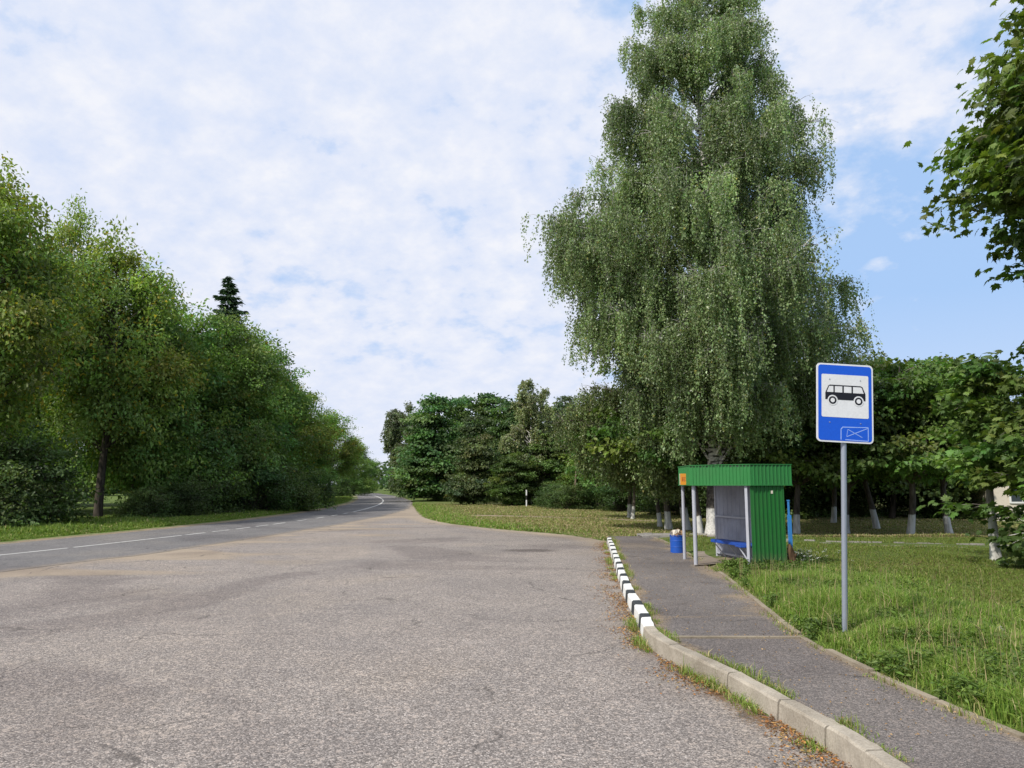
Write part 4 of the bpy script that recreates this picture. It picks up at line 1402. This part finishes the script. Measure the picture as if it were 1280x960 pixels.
blades('field_grass', X, Y, h, .016 + .022 * r.random(len(X)) + .0006 * Y, cc, .4, seed=5, label='rough mixed green and straw grass of the open field')
# left verge along the road
n = 130000
s_ = RS[0] + sy(18) + (sy(130) - sy(18)) * r.random(n) ** 1.5
o_ = 4.25 + 8 * r.random(n) ** 1.5
x = np.interp(s_, RS, RC[:, 0]) - np.interp(s_, RS, RN[:, 0]) * o_
y = np.interp(s_, RS, RC[:, 1]) - np.interp(s_, RS, RN[:, 1]) * o_
cl = vnoise(x, y, 1.3, 65)
cc = mixcol(r, n, [(.16, .24, .04), (.12, .2, .03), (.22, .27, .06), STRAW], [1, .8, .7, .12])
blades('roadside_grass', x, y, (.08 + .2 * cl * np.exp(r.normal(0, .3, n))) * (.5 + .5 * sstep(4.2, 5.4, o_)), .022 + .026 * r.random(n) + .0005 * y, cc, .42, seed=6, label='bright green grass strip along the left side of the road')
# weeds along the kerb and path edges
n = 16000
Y = 4.2 + (KEND - 4) * r.random(n) ** 1.3
sel = r.random(n)
X = np.where(sel < .45, kx(Y) - .03 - np.abs(r.normal(0, .07, n)), np.where(sel < .8, kx(Y) + .165 + np.abs(r.normal(0, .07, n)), pex(Y) + .02 + r.normal(0, .08, n)))
tuft = vnoise(X * .6, Y, .33, 66)
keep = tuft > np.where(sel < .45, .60, .42)
X, Y, tuft, sel = X[keep], Y[keep], tuft[keep], sel[keep]
Zw = np.where(sel < .45, .0, np.where(X < pex(Y) - .2, PZ, PZ))
mbz = Zw
n = len(X)
cc = mixcol(r, n, [G1, G3, (.2, .2, .06), STRAW], [1, .8, .6, .5])
r2 = np.random.default_rng(5)
for nm, msk_, zz in (('kerb_weeds', sel < .45, .0), ('path_weeds', sel >= .45, PZ)):
    blades(nm, X[msk_], Y[msk_], (.03 + .14 * (tuft[msk_] - .4)) * np.exp(r.normal(0, .35, msk_.sum())), .006 + .005 * r.random(msk_.sum()), cc[msk_], .6, z=zz, seed=7,
           label='weeds growing along the foot of the kerb' if zz == 0 else 'weeds growing along the footpath edges', cat='weeds')
# dead leaves in the gutter
n = 6500
Y = 4.2 + (KEND - 4.5) * r.random(n) ** 1.5
X = kx(Y) - .01 - np.abs(r.normal(0, .17, n)) * (.6 + .9 * vnoise(Y, Y * 0, 1.1, 67)) - .0
keep = vnoise(X, Y, .5, 68) > .28
X, Y = X[keep], Y[keep]; n = len(X)
lt = MB()
kites(lt, np.stack([X, Y, .006 + .02 * r.random(n)], 1), np.array([0, 0, 1]) + r.normal(0, .45, (n, 3)), r.normal(0, 1, (n, 3)) * np.array([1, 1, .2]), .022 + .022 * r.random(n), .018,
      mixcol(r, n, [(.30, .145, .05), (.18, .09, .04), (.40, .25, .10), (.27, .19, .07)], [1, 1, .6, .6], .3))
n2 = 1200
Y2 = 6 + 18 * r.random(n2); X2 = kx(Y2) + .18 + (pex(Y2) - kx(Y2) - .2) * np.where(r.random(n2) < .5, r.random(n2) ** 3, 1 - r.random(n2) ** 3)
kites(lt, np.stack([X2, Y2, PZ + .012 + .01 * r.random(n2)], 1), np.array([0, 0, 1]) + r.normal(0, .3, (n2, 3)), r.normal(0, 1, (n2, 3)) * np.array([1, 1, .2]), .025, .018, mixcol(r, n2, [(.26, .16, .07), (.3, .2, .09)], [1, 1], .3))
tag(lt.build('fallen_leaves', M['litter'], attr='tint'), 'dry brown leaves gathered in the gutter', 'fallen leaves', kind='stuff')
# white flowering weeds right of the shelter
fl = MB()
n = 100
c = at(1003, 708, .14)
fx = c[0] + r.normal(0, .38, n); fy = c[1] + .1 + r.normal(0, .5, n)
hh = .14 + .22 * r.random(n)
fz = gz(fx, fy)
for k in range(n):
    fl.tube(np.array([(fx[k], fy[k], fz[k]), (fx[k] + r.normal(0, .03), fy[k], fz[k] + hh[k])]), [.003, .002], 3, 0, False, np.array([.08, .13, .03, 1]))
    m = 7
    pp_ = np.array([fx[k], fy[k], fz[k] + hh[k]]) + r.normal(0, .022, (m, 3)) * np.array([1, 1, .4])
    kites(fl, pp_, np.array([0, -.3, 1]) + r.normal(0, .3, (m, 3)), r.normal(0, 1, (m, 3)) * np.array([1, 1, .2]), .019, .018, np.full((m, 3), .58), 1)
    m = 6
    pp_ = np.array([fx[k], fy[k], fz[k]]) + np.stack([r.normal(0, .03, m), r.normal(0, .03, m), hh[k] * r.random(m)], 1)
    kites(fl, pp_, r.normal(0, 1, (m, 3)) + np.array([0, 0, 1]), r.normal(0, 1, (m, 3)), .07, .02, jitcol(r, (.07, .12, .03), m))
tag(fl.build('white_flowers', [M['blade'], M['flower']], attr='tint'), 'clump of white flowering weeds right of the shelter', 'flowers', kind='stuff')

#==PROPS==
# ------------------------------------------------------------------ bus stop sign
pole = at(1056, 797, .14)
sg = empty('bus_stop_sign', (pole[0], pole[1], .10))
tag(sg, 'blue and white bus stop sign with bus symbol on a leaning grey pole', 'bus stop sign')
tb = MB()
tb.tube([(0, 0, -.3), (0, 0, 3.38)], .034, 16)
tb.tube([(0, 0, 3.38), (0, 0, 3.395)], [.036, .02], 16)
tb.build('pole', M['galv'], sg, smooth=False)
W_, H_ = .735, 1.005
Z0 = 2.43
def rrect(w, h, rad, n=6):
    pts = []
    for cx, cy, a0 in ((w / 2 - rad, h / 2 - rad, 0), (-w / 2 + rad, h / 2 - rad, 90), (-w / 2 + rad, -h / 2 + rad, 180), (w / 2 - rad, -h / 2 + rad, 270)):
        for k in range(n + 1):
            a = R(a0 + 90 * k / n)
            pts.append((cx + rad * math.cos(a), cy + rad * math.sin(a)))
    return pts
XO = -.003
def plate(mb, pts, yb, yf, ox=0, oz=0, mi=0):
    """extrude an outline (x,z) from y=yb (back) to y=yf (front, towards -y)"""
    n = len(pts)
    V = [(p[0] + ox, yb, p[1] + oz) for p in pts] + [(p[0] + ox, yf, p[1] + oz) for p in pts]
    F = [tuple(range(n))[::-1], tuple(range(n, 2 * n))] + [(i, (i + 1) % n, (i + 1) % n + n, i + n) for i in range(n)]
    mb.add(V, F, mi)
def disc(cx, cz, rad, n=28):
    return [(cx + rad * math.cos(2 * math.pi * k / n), cz + rad * math.sin(2 * math.pi * k / n)) for k in range(n)]
cx_, cz_ = -.005, Z0 + H_ / 2
def uv(u, v): return (cx_ - W_ / 2 + u * W_, Z0 + H_ * (1 - v))
m_ = MB(); plate(m_, rrect(W_, H_, .055), -.040, -.052, cx_, cz_)
board = m_.build('sign_board', M['sign_white'], sg)
m_ = MB(); plate(m_, rrect(W_ - .042, H_ - .042, .038), -.0525, -.0545, cx_, cz_)
m_.build('blue_field', M['sign_blue'], board)
a = uv(.085, .14); b_ = uv(.915, .685)
m_ = MB(); plate(m_, rrect(b_[0] - a[0], a[1] - b_[1], .018), -.055, -.0565, (a[0] + b_[0]) / 2, (a[1] + b_[1]) / 2)
m_.build('white_panel', M['sign_white'], board)
# bus
m_ = MB()
def P(u, v): return uv(u, v)
body = [P(.150, .455), P(.150, .375), P(.205, .285), P(.232, .274), P(.775, .274), P(.808, .285), P(.855, .365), P(.860, .375), P(.860, .462), P(.150, .462)]
plate(m_, body, -.057, -.0585, 0, 0, 0)
for (u0, v0) in ((.278, .470), (.738, .470)):
    c = P(u0, v0)
    plate(m_, disc(*c, .066), -.0588, -.0595, 0, 0, 1)
    plate(m_, disc(*c, .050), -.0598, -.0605, 0, 0, 0)
    plate(m_, disc(*c, .028), -.0608, -.0615, 0, 0, 1)
for win in ([P(.176, .368), P(.218, .292), P(.292, .290), P(.292, .368)], [P(.318, .368), P(.318, .290), P(.450, .290), P(.450, .368)],
            [P(.478, .368), P(.478, .290), P(.612, .290), P(.612, .368)], [P(.640, .368), P(.640, .290), P(.775, .290), P(.795, .298), P(.828, .368)]):
    plate(m_, win, -.0588, -.0595, 0, 0, 1)
m_.build('bus_symbol', [M['sign_black'], M['sign_white']], board)
# scratched outline of an envelope
m_ = MB()
def stroke(u0, v0, u1, v1, w=.007):
    a, b_ = np.array(P(u0, v0)), np.array(P(u1, v1))
    d = unit(b_ - a); n_ = np.array([-d[1], d[0]]) * w / 2
    plate(m_, [tuple(a - n_), tuple(b_ - n_), tuple(b_ + n_), tuple(a + n_)][::-1], -.0548, -.0556)
for s_ in ((.425, .965, .425, .835, .012), (.425, .835, .455, .805, .012), (.455, .805, .66, .802, .012), (.66, .802, .905, .795, .01), (.905, .795, .905, .965, .01), (.50, .962, .905, .968, .011), (.53, .922, .90, .805, .009), (.545, .83, .80, .925, .008), (.545, .83, .525, .925, .006)):
    stroke(*s_)
m_.build('scratched_envelope', M['scratch'], board)
for z in (Z0 + .25, Z0 + .8):
    m_ = MB()
    m_.box((0, -.0375, z), (.5, .004, .035))
    m_.tube([(0, .0, z - .02), (0, 0, z + .02)], .040, 16)
    m_.build('clamp', M['galv'], sg)
for z in (Z0 + .25, Z0 + .8):
    for x_ in (-.2, .2):
        m_ = MB(); m_.tube([(x_ + cx_, -.0540, z), (x_ + cx_, -.0605, z)], [.009, .007], 8)
        m_.build('bolt', M['galv'], sg)
sg.rotation_euler = (0, R(2.9), R(3))

# ------------------------------------------------------------------ bus shelter
GZ0 = .145
A_ = at(870, 706, GZ0)[:2]; B_ = at(856, 698, GZ0)[:2]; D_ = at(938, 712, GZ0)[:2]; C_ = at(897, 696, GZ0)[:2]
E_ = np.array([at(986, 713, GZ0)[0], D_[1] + .05])
base_c = (A_ + D_ + C_ + E_) / 4
shl = empty('bus_shelter', (base_c[0], base_c[1], GZ0))
tag(shl, 'green corrugated metal bus shelter with grey posts and blue benches', 'bus shelter')
lo = lambda p: np.array([p[0] - base_c[0], p[1] - base_c[1]])
A, B, C, D, E = map(lo, (A_, B_, C_, D_, E_))
RB = EYE - GZ0 + .0        # fascia bottom at eye level
RTOP = RB + .45


def corr(mb, p, q, z0, z1, pitch, amp, mi=0, side=1):
    """ribbed sheet from p to q; ribs stand out to the right of p->q when side = 1"""
    p = np.array(p); q = np.array(q)
    L_ = np.hypot(*(q - p)); d = (q - p) / L_; n_ = np.array([d[1], -d[0]]) * side
    prof = []
    s = 0
    k = max(1, int(round(L_ / pitch))); pt = L_ / k
    for i in range(k):
        s0 = i * pt
        prof += [(s0, 0), (s0 + pt * .60, 0), (s0 + pt * .68, amp), (s0 + pt * .92, amp)]
    prof.append((L_, 0))
    V = []
    for (s, o_) in prof:
        xy = p + d * s + n_ * o_
        V += [(xy[0], xy[1], z0), (xy[0], xy[1], z1)]
    F = [(2 * i, 2 * i + 2, 2 * i + 3, 2 * i + 1) for i in range(len(prof) - 1)]
    if side < 0: F = [f_[::-1] for f_ in F]
    mb.add(V, F, mi)


def off_poly(pts, d):
    """push polygon corners outward from the centroid"""
    c = sum(pts) / len(pts)
    return [p + unit(p - c) * d for p in pts]


outl = off_poly([B, A, D, E, C], .12)     # order round: front-left, front, corner, right, back
oB, oA, oD, oE, oC = outl
# make the roof match the wide chamfer seen in front
oD = lo(at_y(939, 605, D_[1] - .10)[:2]); oA = lo(at_y(863, 605, A_[1] - .08)[:2]); oB = lo(at_y(848.5, 605, B_[1] + .05)[:2]); oE = lo(at_y(990, 605, E_[1] - .05)[:2])
oC = C + np.array([-.0, .22])
ring = [oB, oA, oD, oE, oC]
mb = MB()
V = [(p[0], p[1], RTOP - .05) for p in ring] + [(p[0], p[1], RTOP - .015) for p in ring]
n = 5
mb.add(V, [tuple(range(n))[::-1], tuple(range(n, 2 * n))] + [(i, (i + 1) % n, (i + 1) % n + n, i + n) for i in range(n)])
roof = mb.build('roof', M['soffit'], shl)
mb = MB()
ins = [p + unit(sum(ring) / 5 - p) * .03 for p in ring]
V = [(p[0], p[1], RB + .06) for p in ins] + [(p[0], p[1], RB + .09) for p in ins]
mb.add(V, [tuple(range(n))[::-1], tuple(range(n, 2 * n))] + [(i, (i + 1) % n, (i + 1) % n + n, i + n) for i in range(n)])
mb.build('ceiling', M['soffit'], roof)
for nm, p, q in (('fascia', oB, oA), ('fascia', oA, oD), ('fascia', oD, oE), ('fascia', oE, oC), ('fascia', oC, oB)):
    mb = MB(); corr(mb, p, q, RB, RTOP, .085, .011)
    mb.build(nm, M['green_fascia'], roof)
mb = MB()
for p, q in ((oB, oA), (oA, oD), (oD, oE)):
    d = unit(q - p); L_ = np.hypot(*(q - p)); c = (p + q) / 2; nn = np.array([d[1], -d[0]])
    for zz, hh_ in ((RB - .006, .022), (RTOP + .004, .016)):
        mb.box((c[0] + nn[0] * .004, c[1] + nn[1] * .004, zz), (L_ + .012, .03, hh_), math.atan2(d[1], d[0]))
mb.build('trim', M['green_fascia'], roof)
for p, rad in ((A, .046), (B, .040), (C, .038), (D, .046)):
    p_in = p
    p = p + unit(-p) * (.055 if p_in is D else 0.0)
    mb = MB(); mb.tube([(p[0], p[1], -.1), (p[0], p[1], RB + .07)], rad, 4 if p_in is D else 14)
    mb.build('post', M['grey_post'], shl)
# right-hand wall, green outside / grey inside
mb = MB()
d = unit(E - D)
corr(mb, D + d * .05 + [0, -.03], E + [0, -.03], -.02, RB + .03, .088, .020)
wall = mb.build('side_wall', M['green'], shl)
mb = MB(); mb.box(((D + E) / 2)[0:2].tolist() + [(RB) / 2], (np.hypot(*(E - D)) - .12, .012, RB - .05), math.atan2(d[1], d[0]))
mb.build('inner_lining', M['grey_sheet'], wall)
mb = MB(); mb.box((E[0] + .012, E[1] - .02, RB / 2), (.025, .06, RB + .02)); mb.build('corner_trim', M['green'], wall)
mb = MB(); mb.box((E[0] - .245, E[1] - .057, RB - .16), (.045, .008, .07)); mb.build('paper_note', M['paper'], wall)
# back wall, green outside / grey ribbed inside
mb = MB(); corr(mb, C, E + [.02, .04], -.02, RB + .05, .2, .010, side=1)
bwall = mb.build('back_wall', M['grey_sheet'], shl)
mb = MB(); corr(mb, C + [.035, .02], E + [.055, .05], -.02, RB + .05, .105, .014, side=-1)
mb.build('outer_sheet', M['green'], bwall)
db = unit(E - C); nb_ = np.array([db[1], -db[0]]); Lb_ = np.hypot(*(E - C))
def along(s, o_): return C + db * s + nb_ * o_
mb = MB(); c = along(Lb_ / 2, .035); mb.box((c[0], c[1], 1.05), (Lb_ - .06, .03, .045), math.atan2(db[1], db[0])); mb.build('rail', M['grey_post'], bwall)
mb = MB(); c = along(Lb_ / 2, .035); mb.box((c[0], c[1], .12), (Lb_ - .06, .03, .045), math.atan2(db[1], db[0])); mb.build('rail', M['grey_post'], bwall)
# benches
mb = MB(); c = along(Lb_ * .55, .21)
mb.box((c[0], c[1], .47), (Lb_ * .86, .32, .035), math.atan2(db[1], db[0]))
ff = along(Lb_ * .55, .36); mb.box((ff[0], ff[1], .438), (Lb_ * .86, .03, .05), math.atan2(db[1], db[0]))
bench = bevel(mb.build('bench_seat', M['blue'], shl), .006)
for s_ in (.48, 1.2, 1.9, 2.7):
    mb = MB(); a = along(s_, .35); q_ = along(s_, .03)
    mb.tube([(a[0], a[1], .43), (q_[0], q_[1], .04)], .016, 6); mb.build('bracket', M['grey_post'], bench)
mb = MB(); dd_ = unit(E - D)
c = D + dd_ * .22 + np.array([0, .30])
mb.box((c[0], c[1], .48), (.80, .36, .035), math.atan2(dd_[1], dd_[0]))
bench2 = bevel(mb.build('bench_seat', M['blue'], shl), .006)
mb = MB(); mb.tube([(D[0] - .15, D[1] + .25, .46), (D[0] + .04, D[1] + .06, .08)], .018, 6)
mb.build('bracket', M['grey_post'], bench2)
# small orange plate on the front-left fascia
mb = MB()
for tt_ in np.linspace(0, 1, 60):
    o0 = oB + (oA - oB) * tt_ + np.array([-.05, -.05])
    wp_ = o0 + base_c
    if 640 + 960 * wp_[0] / (wp_[1] * cP) > 855.5: break
ang = math.atan2((oA - oB)[1], (oA - oB)[0])
pz = RB + .005
mb.box((o0[0], o0[1], pz + .13), (.19, .035, .27), R(-18))
nt_ = mb.build('notice_plate', M['orange'], shl)
mb = MB(); mb.box((o0[0] - .1, o0[1] + .035, pz + .13), (.012, .03, .272), R(-18)); mb.build('pale_edge', M['cream'], nt_)
mb = MB()
ca, sa = math.cos(R(-18)), math.sin(R(-18))
for (ux, uz, w, h) in ((-.01, .165, .09, .016), (-.01, .13, .06, .016), (-.01, .092, .09, .016), (-.05, .13, .016, .09)):
    mb.box((o0[0] + ca * ux - sa * -.019, o0[1] + sa * ux + ca * -.019, pz + uz), (w, .003, h), R(-18))
mb.build('faded_mark', M['red_mark'], nt_)

# ------------------------------------------------------------------ litter bin beside the shelter
pb = at(847, 691, .12)
bn = empty('litter_bin', (pb[0], pb[1], .11))
tag(bn, 'blue drum litter bin overfilled with rubbish beside the shelter post', 'litter bin')
mb = MB()
prof = [(0, .0), (.185, .0), (.195, .015), (.195, .17), (.202, .18), (.195, .19), (.198, .34), (.205, .35), (.198, .36), (.20, .475), (.21, .485), (.21, .5), (.19, .5), (.185, .35), (0, .34)]
n = 28
V = []
for (rr_, z) in prof:
    for k in range(n):
        a = 2 * math.pi * k / n
        V.append((max(rr_, .001) * math.cos(a), max(rr_, .001) * math.sin(a), z))
F = [(i * n + k, i * n + (k + 1) % n, (i + 1) * n + (k + 1) % n, (i + 1) * n + k) for i in range(len(prof) - 1) for k in range(n)]
mb.add(V, F)
mb.build('drum', M['bin_blue'], bn, smooth=False)
rub = MB()
r = np.random.default_rng(3)
for k in range(26):
    a = r.uniform(0, 6.28); rr_ = .15 * math.sqrt(r.random())
    c = np.array([pb[0] + rr_ * math.cos(a), pb[1] + rr_ * math.sin(a), .11 + .44 + .22 * r.random() * (1 - rr_ / .3)])
    Q = np.array(Matrix.Rotation(r.uniform(0, 6.28), 3, 'Z') @ Matrix.Rotation(r.uniform(-1.3, 1.3), 3, 'X') @ Matrix.Rotation(r.uniform(-1, 1), 3, 'Y'))
    w, h = r.uniform(.07, .17), r.uniform(.1, .26)
    g4 = np.array([(-w / 2, -h / 2, 0), (0, -h / 2, .03), (w / 2, -h / 2, 0), (-w / 2, h / 2, .02), (0, h / 2, -.02), (w / 2, h / 2, .03)]) @ Q.T + c
    rub.add(g4, [(0, 1, 4, 3), (1, 2, 5, 4)], int(r.random() < .4))
tag(rub.build('rubbish', [M['paper'], M['card']]), 'crumpled paper and card heaped in the blue bin', 'rubbish', kind='stuff')

# ------------------------------------------------------------------ blue rail post and stump behind the shelter
p = at(989, 697, .14)
bp = empty('painted_post', (p[0], p[1], .12))
tag(bp, 'light blue painted post standing behind the green shelter wall', 'post')
mb = MB(); mb.box((0, 0, .55), (.085, .07, 1.1)); mb.build('lower_post', M['sky_blue'], bp)
mb = MB(); mb.box((-.01, 0, 1.28), (.04, .045, .36)); mb.box((-.01, 0, 1.475), (.06, .06, .03)); mb.build('upper_post', M['sky_blue'], bp)
p = at(990, 712, .14)
mb = MB()
pts = [(0, 0, -.05), (.02, .0, .12), (.0, .02, .28), (-.03, .02, .44), (-.05, .03, .56)]
mb.tube(pts, [.13, .095, .085, .07, .03], 9)
mb.tube([(.03, -.02, .0), (.10, -.05, .03), (.17, -.09, -.03)], [.05, .035, .015], 6)
mb.tube([(-.02, .0, .0), (-.1, -.1, .03), (-.14, -.16, -.03)], [.05, .035, .015], 6)
mb.tube([(.01, 0, .25), (.07, -.02, .33), (.09, -.02, .36)], [.05, .035, .01], 6)
o = mb.build('tree_stump', M['stump'], smooth=True); o.location = (p[0] + .02, p[1], .13)
tag(o, 'gnarled brown stump at the foot of the shelter corner', 'stump')

# ------------------------------------------------------------------ striped marker post in the field
p = at(658, 634)
mk = empty('marker_post', (p[0], p[1], .05))
tag(mk, 'white marker post with black band at the far edge of the field', 'marker post')
mb = MB(); mb.box((0, 0, .3), (.11, .09, .6)); mb.build('white_body', M['marker_white'], mk)
mb = MB(); mb.box((0, 0, 1.25), (.11, .09, .5)); mb.build('white_top', M['marker_white'], mk)
mb = MB(); mb.box((0, 0, .8), (.112, .092, .4)); mb.build('black_band', M['marker_black'], mk)

# ------------------------------------------------------------------ pale stone lying in the grass
p = at(1252, 798, .14)
mb = MB()
r = np.random.default_rng(8)
for k in range(1):
    th = np.linspace(0, 2 * math.pi, 9)[:-1]
    V = [(0, 0, .05)] + [(.05 * math.cos(a) * r.uniform(.8, 1.2), .035 * math.sin(a) * r.uniform(.8, 1.2), .025 + r.uniform(-.008, .01)) for a in th] + [(.055 * math.cos(a), .04 * math.sin(a), -.02) for a in th]
    F = [(0, 1 + i, 1 + (i + 1) % 8) for i in range(8)] + [(1 + i, 9 + i, 9 + (i + 1) % 8, 1 + (i + 1) % 8) for i in range(8)]
    mb.add(V, F)
o = mb.build('stone', M['slab'], smooth=False); o.location = (p[0], p[1], .22); o.scale = (1.3, 1.3, 1.4)
tag(o, 'small pale stone lying in the grass at the right', 'stone')

# ------------------------------------------------------------------ pale house far right
p = at(1285, 660)
hs = empty('house', (p[0] + 7.2, p[1] + 8, .0), R(-14))
tag(hs, 'pale rendered house hidden behind the near maple at the right edge', 'house')
mb = MB(); mb.box((0, 0, 1.5), (8.5, 6, 3.1)); mb.build('wall', M['plaster'], hs)
mb = MB()
V = [(-4.6, -3.4, 3.05), (4.6, -3.4, 3.05), (4.6, 3.4, 3.05), (-4.6, 3.4, 3.05), (-4.6, 0, 4.6), (4.6, 0, 4.6)]
mb.add(V, [(0, 1, 5, 4), (2, 3, 4, 5), (0, 4, 3), (1, 2, 5), (0, 3, 2, 1)])
rf = mb.build('roof', M['rooftile'], hs)
mb = MB(); mb.box((1.5, .8, 4.6), (.5, .5, 1.0)); mb.build('chimney', M['plaster'], rf)
for x in (-2.9, -.9, 2.9):
    mb = MB()
    for (dx, dz, w, h) in ((-.6, 0, .09, 1.4), (.6, 0, .09, 1.4), (0, .66, 1.11, .09), (0, -.66, 1.11, .09), (0, 0, .06, 1.2)):
        mb.box((x + dx, -3.03, 1.7 + dz), (w, .07, h))
    wn = mb.build('window', M['frame'], hs)
    mb = MB(); mb.box((x, -3.005, 1.7), (1.1, .02, 1.22)); mb.build('pane', M['glass'], wn)
mb = MB(); mb.box((1.1, -3.03, 1.05), (.95, .07, 2.1)); dr = mb.build('door', M['rooftile'], hs)
mb = MB(); mb.tube([(1.42, -3.09, 1.0), (1.42, -3.09, 1.15)], .015, 6); mb.build('handle', M['galv'], dr)

# ------------------------------------------------------------------ light and sky
SUN_EL, SUN_AZ = 47.0, 231.0      # azimuth clockwise from +Y
sd_ = Vector((math.sin(R(SUN_AZ)) * math.cos(R(SUN_EL)), math.cos(R(SUN_AZ)) * math.cos(R(SUN_EL)), math.sin(R(SUN_EL))))
su = bpy.data.lights.new('sun', 'SUN')
su.energy = 4.4
su.angle = R(1.4)
su.color = (1.0, .95, .87)
so = bpy.data.objects.new('sun', su)
COL.objects.link(so)
so.rotation_euler = sd_.to_track_quat('Z', 'Y').to_euler()
so.location = (-20, -20, 40)

w = bpy.data.worlds.new('World')
scene.world = w
w.use_nodes = True
w.node_tree.nodes.clear()
t = NT(w.node_tree)
sky = t.n('ShaderNodeTexSky', sky_type='NISHITA')
sky.sun_disc = False
sky.sun_elevation = R(SUN_EL)
sky.sun_rotation = R(SUN_AZ)
sky.air_density = 1.0; sky.dust_density = .6; sky.ozone_density = 1.2
gen = coords(t, 'Generated')
sx = t.n('ShaderNodeSeparateXYZ'); t.l(gen, sx.inputs[0])
zz = t.math('ADD', t.math('MAXIMUM', sx.outputs[2], 0.0), .42)
px = t.math('DIVIDE', sx.outputs[0], zz); py = t.math('DIVIDE', sx.outputs[1], zz)
cv = t.n('ShaderNodeCombineXYZ'); t.l(px, cv.inputs[0]); t.l(py, cv.inputs[1])
mp = t.n('ShaderNodeMapping'); mp.inputs['Rotation'].default_value = (0, 0, R(25)); mp.inputs['Scale'].default_value = (1.15, 1.15, 1); mp.inputs['Location'].default_value = (3.1, 1.7, 0)
t.l(cv.outputs[0], mp.inputs[0])
nA = t.noise(mp.outputs[0], 2.2, 3, .5)
nB = t.noise(mp.outputs[0], 9.0, 7, .55, .1)
nC = t.noise(mp.outputs[0], 22, 5, .6)
cov = t.math('ADD', t.math('ADD', t.math('MULTIPLY', nA, .38), t.math('MULTIPLY', nB, .49)), t.math('MULTIPLY', nC, .13))
# fewer clouds low on the right
rb_ = t.math('MULTIPLY', t.mr(sx.outputs[0], .12, .55), t.mr(sx.outputs[2], .5, .12))
cov = t.math('SUBTRACT', cov, t.math('MULTIPLY', rb_, .25))
rb2 = t.math('MULTIPLY', t.mr(sx.outputs[0], .02, .5), t.mr(sx.outputs[2], .9, .3))
cov = t.math('SUBTRACT', cov, t.math('MULTIPLY', rb2, .075))
cov = t.math('ADD', cov, t.math('MULTIPLY', t.mr(sx.outputs[0], .25, -.3), .055))
cover = t.mr(cov, .335, .49)
puff = t.math('ADD', t.math('MULTIPLY', nB, .65), t.math('MULTIPLY', nC, .35))
cloud = t.ramp(puff, [(.34, (6.9, 7.7, 9.6, 1)), (.5, (8.1, 8.5, 9.7, 1)), (.64, (9.3, 9.35, 9.85, 1))])
blue = t.mix(.88, sky.outputs[0], (4.3, 6.4, 9.9, 1))
skyc = t.mix(t.math('MULTIPLY', cover, .93), blue, cloud)
hz = t.mr(sx.outputs[2], .22, .02)
skyc = t.mix(t.math('MULTIPLY', hz, .55), skyc, (7.8, 8.3, 9.7, 1))
bg = t.n('ShaderNodeBackground'); bg.inputs[1].default_value = .1
t.l(skyc, bg.inputs[0])
ow = t.n('ShaderNodeOutputWorld'); t.l(bg.outputs[0], ow.inputs[0])

scene.view_settings.view_transform = 'Standard'
scene.view_settings.look = 'None'
scene.view_settings.exposure = 0
scene.view_settings.gamma = 1
scene.render.engine = 'CYCLES'
scene.cycles.use_denoising = True
scene.cycles.max_bounces = 8
scene.cycles.transparent_max_bounces = 4
